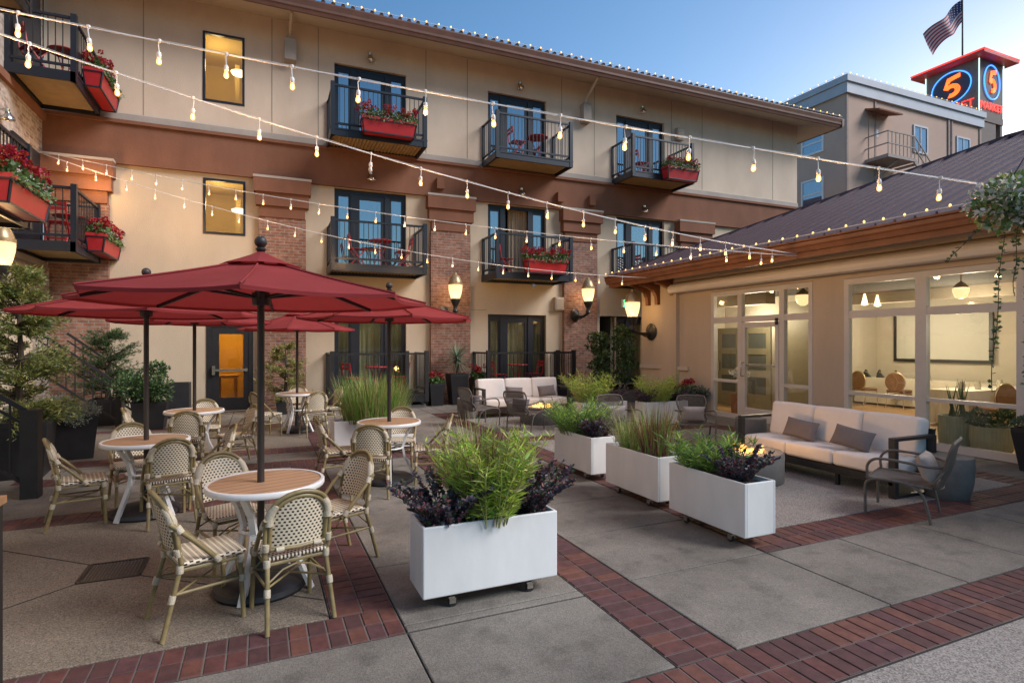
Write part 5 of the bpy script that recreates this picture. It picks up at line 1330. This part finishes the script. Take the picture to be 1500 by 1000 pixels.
def lounge(x,y,face,label,first=False):
    global rc
    rz=rad(face)-PI/2
    if first: rc.location=(x,y,0); rc.rotation_euler=(0,0,rz); rc['label']=label
    else: dup(rc,(x,y,0),rz,label)
def onchair(x,y,face,label,mat,dz=0):
    a=rad(face); pillow(label,(x-math.cos(a)*.21,y-math.sin(a)*.21,.50+dz),(rad(-20),0,a-PI/2),(.38,.14,.28),mat)
for i,(x,y,f,l,pl,mt) in enumerate(((5.95,3.68,112,'taupe rope lounge chair seen side on, by the near arm of the large sofa','light taupe pillow in the rope chair by the near arm of the large sofa',m_ltpil),
  (4.25,11.2,12,'taupe rope lounge chair nearest the left drum table, before the farther sofa','dark grey pillow in the rope chair nearest the left drum table',m_grpil),
  (4.80,10.2,35,'taupe rope lounge chair seen from behind, before the farther fire pit','dark grey pillow in the rope chair before the farther fire pit',m_grpil),
  (6.72,7.55,238,'taupe rope lounge chair beside the pavilion corner planter, seen from the front','pale pillow in the rope chair beside the pavilion corner planter',m_ltpil),
  (5.62,8.15,262,'taupe rope lounge chair mostly hidden behind the row of planters','pale pillow in the rope chair hidden behind the planters',m_ltpil))):
    lounge(x,y,f,l,i==0); onchair(x,y,f,pl,mt)

# ------------------------------------------------------------------ wall lamps
walllamp('acorn lamp on the second brick pier from the left, beside the right hand parasol',fw(4.83,-.14,2.55),(.42,-.9),.50,.92)
walllamp('acorn lamp on the brick pier left of the exit sign',fw(9.15,-.14,2.6),(.42,-.9),.50,.92)
walllamp('acorn lamp at the corner of the pavilion under the eave',(9.9,12.85,2.02),(-1,.05),.62,.95)
walllamp('acorn lamp on the brick wing above the feathery conifer',(LX,12.35,2.62),(1,-.05),.47,.86)

# ------------------------------------------------------------------ pots and plants
def sqpot(label,loc,wt,wb,h,mat=None,rz=0,name='planter_pot',grp='tapered black planters'):
    t=thing(name,label,'planter',loc,rz,grp); a,b_=wb/2,wt/2; b=MB()
    b.hexa([(-a,-a,0),(a,-a,0),(a,a,0),(-a,a,0)],[(-b_,-b_,h-.06),(b_,-b_,h-.06),(b_,b_,h-.06),(-b_,b_,h-.06)])
    w=.03
    b.box(-b_,b_,-b_,-b_+w,h-.06,h); b.box(-b_,b_,b_-w,b_,h-.06,h); b.box(-b_,-b_+w,-b_+w,b_-w,h-.06,h); b.box(b_-w,b_,-b_+w,b_-w,h-.06,h)
    b.build('pot',mat or m_blackpot,t); s=MB(); s.box(-b_+w,b_-w,-b_+w,b_-w,h-.059,h-.03); s.build('soil',m_soil,t); return t
sqpot('tall tapered black pot of the spiky yucca on the brick pier',(5.05,15.25,0),.52,.36,.86)
rnd.seed(61); mb=MB(); mb.i=1; mb.tube([(0,0,-.05),(.01,0,.2),(0,.0,.42)],[.035,.03,.03],8); mb.i=0
for k in range(170):
    d=rv().normalized(); d.z=d.z*.9+.25; mb.blade((0,0,.42+rnd.uniform(-.06,.08)),d,rnd.uniform(.45,.72),.034,.25,4)
plant('yucca','spiky yucca with a short trunk before the second brick pier',(5.05,15.25,.86),mb,[l_yucca,m_stem],'plant')
def geranium(label,loc,r=.2,h=.25,seed=0):
    rnd.seed(seed); t=thing('geranium',label,'flowers',loc); mb=MB()
    for k in range(260): p=Vector((rnd.uniform(-r,r),rnd.uniform(-r,r),rnd.uniform(0,h*.7))); mb.i=rnd.choice((0,1)); mb.leaf(p,rv()+Vector((0,0,.3)),rv(),.09,.08)
    mb.build('foliage',[l_ger,l_mid],t); mb=MB()
    for k in range(9):
        c=Vector((rnd.uniform(-r,r),rnd.uniform(-r,r),h*rnd.uniform(.75,1.25)))
        for j in range(24): d=rv().normalized(); mb.leaf(c+d*.035,d+rv()*.4,rv(),.05,.05)
    mb.build('blossom',l_red,t)
sqpot('round shouldered black pot of red geraniums left of the yucca',(4.42,15.2,0),.42,.32,.62); geranium('red geraniums in the black pot left of the yucca',(4.42,15.2,.58),.18,.26,71)
sqpot('low black pot of red geraniums right of the yucca',(5.72,15.3,0),.44,.32,.70); geranium('red geraniums in the black pot right of the yucca',(5.72,15.3,.66),.2,.32,72)
sqpot('wide black planter of red flowers at the pavilion wall left of the entrance',(9.45,11.0,0),.70,.58,.50)
geranium('red flowers and grey green leaves in the wide black planter at the pavilion wall',(9.45,11.0,.46),.3,.28,73)
rnd.seed(74); mb=MB(); bush(mb,(0,0,.1),(.3,.3,.22),420,.10,.035,[0],.2); plant('succulent','grey green succulent rosette in the wide black planter at the pavilion wall',(9.45,10.6,.46),mb,[l_succ],'plant')
sqpot('tall tapered black planter beside the pavilion window, half out of view',(9.52,4.10,0),.46,.32,.58); rnd.seed(75); mb=MB(); bush(mb,(0,0,.12),(.30,.30,.2),2600,.035,.022,[0,1],.3); plant('clipped_shrub','small leaved shrub in the tall black planter beside the pavilion window',(9.52,4.10,.55),mb,[l_mid,l_succ],'shrub')
sqpot('empty looking tall black planter box against the wall left of the amber lit door',(-1.72,15.2,0),.46,.46,.80)
# climbing camellias and pipe rail by the alcove
def column(label,loc,h,r,seed):
    rnd.seed(seed); t=thing('camellia',label,'shrub',loc,0,'dark evergreens by the alcove'); b=MB(); b.tube([(0,0,0),(.03,0,h*.5),(0,.02,h*.9)],[.03,.02,.01],6); b.build('trunk',m_stem,t)
    b=MB(); 
    for k in range(9): bush(b,(rnd.uniform(-.12,.12),rnd.uniform(-.12,.12),h*(.18+.75*k/8)),(r*rnd.uniform(.7,1.1),r*rnd.uniform(.7,1.1),h*.09),260,.085,.05,[0,0,1],.3)
    b.build('crown',[l_dkgrn,l_mid],t)
sqpot('stone coloured pot of the left camellia by the alcove',(8.9,13.9,0),.5,.4,.35,m_concrete_dr,0,'planter_pot','pots by the alcove'); column('dark camellia column left of the pipe rail, in front of the brick pier',(8.9,13.9,.3),1.75,.34,81)
sqpot('stone coloured pot of the right camellia by the alcove',(9.75,13.9,0),.5,.4,.35,m_concrete_dr,0,'planter_pot','pots by the alcove'); column('taller dark camellia column right of the pipe rail, before the alcove',(9.75,13.9,.3),1.95,.36,82)
b=MB(); b.tube([(9.55,14.9,0),(9.55,14.9,1.75),(9.52,14.88,1.84),(9.42,14.84,1.88),(9.1,14.7,1.88)],.03,8); b.tube([(10.25,14.9,0),(10.25,14.9,1.7)],.025,8); o=b.build('pipe_rail',m_steel,None,60); tag(o,'pale galvanised pipe rail curving over between the two camellias','rail')
# left side: feathery conifer, dark cypress, round leaved shrub, silver bush, railings
def conifer(label,loc,h,r,n,idx,mats,seed,droop=.25,leafl=.07,name='conifer'):
    rnd.seed(seed); t=thing(name,label,'tree',loc,0,'evergreens along the left railing'); tr=MB(); tr.tube([(0,0,0),(.04,.02,h*.4),(0,0,h*.95)],[.05,.035,.008],7); c=MB()
    for k in range(n):
        tier=rnd.randrange(9); ta=tier*2.4; z=h*(.10+.88*(tier+rnd.uniform(-.35,.35))/8.5); z=max(.08*h,z); rr=r*(1-(z/h)**2.6*.72)*rnd.uniform(.45,1.2); a=ta+rnd.gauss(0,1.0); d=Vector((math.cos(a),math.sin(a),rnd.uniform(.0,.6)))
        pts=[];p=Vector((0,0,z-.1));dd=d.normalized()
        for j in range(6): pts.append(p.copy()); p=p+dd*rr/5; dd=(dd+Vector((0,0,-droop*.2))+rv()*.12).normalized()
        tr.tube(pts,[.012,.009,.007,.005,.003,.002],4,False)
        for j in range(34):
            q=rnd.uniform(.2,1)**.7*4.99;i=int(q);pp=pts[i].lerp(pts[i+1],q-i)+rv()*.055
            c.i=rnd.choice(idx); c.leaf(pp,d*.7+rv()*.8,rv(),leafl*rnd.uniform(.6,1.5),leafl*.24)
            c.leaf(pp+rv()*.03,d*.7+rv()*.8,rv(),leafl*rnd.uniform(.6,1.3),leafl*.22)
    tr.build('trunk',m_stem,t); c.build('crown',mats,t)
sqpot('big square black planter of the feathery conifer, behind the heavy railing post',(-2.85,9.35,0),.66,.56,.72,None,.1); 
conifer('feathery yellow green conifer in the big square planter below the wing lamp',(-2.9,9.4,.66),2.15,.62,260,[0,0,1],[l_con,l_cong],91,.4)
sqpot('tapered black planter of the silver leaved bush behind the left table',(-2.55,10.5,0),.58,.46,.66,None,.2)
rnd.seed(92); mb=MB(); bush(mb,(0,-.05,.12),(.33,.3,.26),3200,.035,.014,[0],.2); plant('silver_bush','low silver grey bush spilling from the tapered black planter',(-2.55,10.35,.62),mb,[l_silver],'shrub')
sqpot('black planter holding the dark layered cypress',(-2.95,14.45,0),.56,.46,.55)
conifer('dark layered cypress standing between the two far stair rails',(-2.95,14.45,.5),1.55,.75,170,[0,1,0],[l_dkgrn,l_cong],93,.1,.06)
sqpot('black planter of the round leaved shrub by the far steps',(-2.0,13.4,0),.6,.46,.55); rnd.seed(94); mb=MB(); bush(mb,(0,0,.38),(.62,.55,.46),5000,.06,.04,[0,0,1],.2,.2,9); plant('round_leaf_shrub','rounded green shrub with small oval leaves left of the black planter box',(-2.0,13.4,.52),mb,[l_dkgrn,l_mid,l_mid],'shrub')
rnd.seed(95); conifer('wispy bamboo like bush against the first brick pier behind the farthest table',(.55,14.9,.35),1.45,.60,80,[0,0,1],[l_con,l_straw],95,.35,.085); sqpot('black pot of the wispy bush by the first brick pier',(.55,14.9,0),.42,.34,.42)
rnd.seed(96); mb=MB(); bush(mb,(0,0,.2),(.45,.45,.4),2200,.06,.03,[0,1],.2); plant('fern_bush','blue green leafy bush half out of view below the sloping rail',(-3.35,7.7,.45),mb,[l_ger,l_mid],'shrub'); sqpot('black planter half out of view below the sloping rail',(-3.35,7.75,0),.6,.5,.5)
def railing(label,p0,p1,z0,z1,h=.95,post=.16,bars=9,both=False):
    t=thing('railing',label,'railing',(0,0,0),0,'black steel stair railings'); P=Vector((*p0,z0));Q=Vector((*p1,z1)); up=Vector((0,0,1))
    b=MB(); b.box(p0[0]-post/2,p0[0]+post/2,p0[1]-post/2,p0[1]+post/2,z0 if z0<.05 else 0,z0+h); b.box(p0[0]-post/2-.01,p0[0]+post/2+.01,p0[1]-post/2-.01,p0[1]+post/2+.01,z0+h+.001,z0+h+.03); b.build('post',m_rail,t)
    if both: b=MB(); b.box(p1[0]-.04,p1[0]+.04,p1[1]-.04,p1[1]+.04,0,z1+h); b.build('post',m_rail,t)
    b=MB(); b.bar(P+up*(h-.02),Q+up*(h-.02),.06,.05); b.bar(P+up*.12,Q+up*.12,.04,.04); b.bar(P+up*(h-.18),Q+up*(h-.18),.03,.03); b.build('handrail',m_rail,t)
    b=MB()
    for k in range(1,bars): q=P.lerp(Q,k/bars); b.bar(q+up*.12,q+up*(h-.04),.018)
    b.build('baluster',m_rail,t)
railing('heavy black railing post with a handrail sloping up to the left',(-2.33,7.97),(-3.9,7.6),0,1.3)
railing('black level railing running back from the heavy post behind the planters',(-2.40,8.12),(-2.75,9.6),0,0,.80,.06,8,True)
railing('black handrail of the far steps, nearer one',(-2.6,13.7),(-3.9,13.7),0,1.05,.90,.10,9)
railing('black handrail of the far steps, farther one by the round leaved shrub',(-2.62,15.5),(-3.9,15.5),0,1.05,.90,.14,9)
b=MB()
for k in range(3): b.box(-4.46,-3.35-.28*k,13.8,15.4,.17*k+.001,.17*(k+1))
tag(b.build('steps',m_conc),kind='structure')
# dark cabinet with a wooden top at the very left edge
t=thing('host_stand','dark cabinet edge with a thin wooden top, beside the speckled paving at far left','cabinet',(-1.36,3.18,0),0)
MB().box(-.25,.25,-.25,.25,0,.965).build('cabinet',M('cabinet_dark',(.02,.018,.016),.5,.15),t); MB().box(-.262,.262,-.262,.262,.966,1.0).build('cabinet_top',M('top_wood',(.32,.17,.08),.5,.2,6),t)

# ------------------------------------------------------------------ string lights
def sag(a,b,s,n=60): 
    a=Vector(a);b=Vector(b); return [a.lerp(b,i/n)-Vector((0,0,4*s*(i/n)*(1-i/n))) for i in range(n+1)]
def strand(label,a,b,s,spacing,first,dead=(),drop=.10,size=.92):
    t=thing('festoon_string',label,'light string',(0,0,0),0,'festoon strings across the courtyard')
    pts=sag(a,b,s); c=MB(); c.tube(pts,.0055,6); c.tube([p+Vector((.004,.004,.012+.004*math.sin(i*1.7))) for i,p in enumerate(pts)],.0022,4); c.build('cable',m_wire,t)
    L=(Vector(b)-Vector(a)).length; d=first; k=0; sp=bp=None
    while d<L-.25:
        f=d/L*60; i=min(59,int(f)); p=pts[i].lerp(pts[i+1],f-i); sw=(rnd.uniform(-.02,.02),rnd.uniform(-.02,.02))
        if sp is None:
            q=MB(); q.tube([(0,0,.01),(.012,0,-.03),(.004,0,-drop)],.005,5); q.lathe([(.012,-.01),(.016,.0),(.016,.02),(.010,.022)],8); q.lathe([(.016,-drop-.005),(.021,-drop-.02),(.020,-drop-.055),(.016,-drop-.060)],10,(.004,0,0)); sp=q.build('socket',m_sock,t,50); o=sp
            q=MB(); q.lathe([(.014,-drop-.060),(.019,-drop-.075),(.0235,-drop-.094),(.0225,-drop-.110),(.013,-drop-.124),(.003,-drop-.128)],12,(.004,0,0)); q.i=1; q.lathe([(.005,-drop-.068),(.011,-drop-.082),(.0135,-drop-.096),(.011,-drop-.110),(.004,-drop-.118)],8,(.004,0,0)); bp=q.build('bulb',[m_bulb,m_fil],o,80)
            bb=bp
        else:
            o=sp.copy(); COL.objects.link(o); o.parent=t; bb=bp.copy(); COL.objects.link(bb); bb.parent=o
        o.location=p; o.rotation_euler=(sw[0]*2.5,sw[1]*2.5,rnd.uniform(0,6)); o.scale=(size,)*3
        if k in dead:
            m=bp.data.copy(); m.materials[0]=m_dead; m.materials[1]=m_dead; bb.data=m
        if k%3==1 and k not in dead: lamp_point('festoon_light',p-Vector((0,0,drop+.2)),5.0,(1,.56,.22),.05,t)
        k+=1; d+=spacing*rnd.uniform(.96,1.04)
rnd.seed(50)
strand(*S1); strand(*S2); strand(*S3); strand(*S4)

# ------------------------------------------------------------------ hanging basket at the right edge
t=thing('hanging_basket','flowering hanging basket with long trailing ivy vines before the meeting room window','hanging plant',(0,0,0))
hb=Vector((5.98,2.64,2.90)); b=MB(); b.lathe([(.05,-.2),(.16,-.12),(.22,.0),(.23,.05),(.2,.05)],18,hb); b.build('basket',m_stem,t,50)
b=MB(); 
for k in range(3): a=2*PI*k/3; b.tube([hb+Vector((.22*math.cos(a),.22*math.sin(a),.05)),hb+Vector((.1,-.02,.62))],.004,4)
b.tube([hb+Vector((.1,-.02,.60)),hb+Vector((.1,-.02,.68)),hb+Vector((.3,-.12,.76)),hb+Vector((.75,-.34,.70)),hb+Vector((.75,-.34,-2.92))],.022,8); b.build('hook_pole',m_black,t)
rnd.seed(77); b=MB(); bush(b,hb+Vector((-.03,0,.0)),(.44,.44,.40),2600,.05,.04,[0,0,1,2],.2,0,8); b.build('foliage',[l_mid,l_silver,l_wht],t)
b=MB()
for (dx,dy,L_,drift) in ((-.17,.10,1.62,(-.10,.06)),(.02,.02,1.58,(-.03,.02)),(-.22,.1,.52,(-.42,.2)),(.1,-.08,1.0,(.02,0)),(-.05,.06,.8,(-.05,.02))):
    p=hb+Vector((dx,dy,.02)); pts=[]
    for k in range(15): 
        f=k/14; pts.append(p+Vector((drift[0]*f+.012*math.sin(k*1.3),drift[1]*f+.012*math.cos(k*1.1),-L_*f)))
    b.i=2; b.tube(pts,.0035,4,False)
    for k in range(int(60*L_)):
        q=rnd.random()*13.99;i=int(q);pp=pts[i].lerp(pts[i+1],q-i); b.i=rnd.choice((0,0,1)); o=rv();o.z*=.4; b.leaf(pp,o,rv(),rnd.uniform(.028,.05),rnd.uniform(.025,.042))
b.build('vine',[l_dkgrn,l_mid,m_stem],t)

# ------------------------------------------------------------------ sky, soft fill lamp, camera
w=bpy.data.worlds.new('World'); scn.world=w; w.use_nodes=True; nt=w.node_tree; bg=nt.nodes['Background']
sky=nt.nodes.new('ShaderNodeTexSky'); sky.sky_type='NISHITA'; sky.sun_disc=False; sky.sun_elevation=rad(SUN_EL); sky.sun_rotation=rad(SUN_ROT); sky.altitude=50; sky.air_density=1.0; sky.dust_density=1.3; sky.ozone_density=3.2
nt.links.new(sky.outputs[0],bg.inputs[0]); bg.inputs[1].default_value=SKY_ST
sl=bpy.data.lights.new('sky_fill','SUN'); sl.energy=FILL_E; sl.angle=rad(FILL_ANG); sl.color=FILL_COL  # added broad fill lamp for the courtyard, aimed apart from the sky's sun
so=bpy.data.objects.new('sky_fill',sl); COL.objects.link(so)
# sky sun_rotation: azimuth clockwise from +y
az=rad(LAMP_AZ); el=rad(LAMP_EL); d=Vector((math.sin(az)*math.cos(el),math.cos(az)*math.cos(el),math.sin(el)))
so.rotation_euler=d.to_track_quat('Z','Y').to_euler(); so.location=d*50
cam=bpy.data.cameras.new('camera'); co=bpy.data.objects.new('camera',cam); COL.objects.link(co); scn.camera=co
cam.sensor_width=36; cam.lens=36*835/1500; cam.shift_y=2/1500; cam.clip_end=1000; cam.clip_start=.05
co.location=(0,0,1.72); co.rotation_euler=(PI/2,0,-YAW)
scn.view_settings.view_transform='Standard'; scn.view_settings.look='None'; scn.view_settings.exposure=EXPO; scn.view_settings.gamma=1
c=scn.cycles; c.use_denoising=True; c.max_bounces=7; c.diffuse_bounces=3; c.glossy_bounces=4; c.transparent_max_bounces=16; c.sample_clamp_indirect=4; c.caustics_reflective=False; c.caustics_refractive=False
try: c.denoiser='OPENIMAGEDENOISE'
except Exception: pass
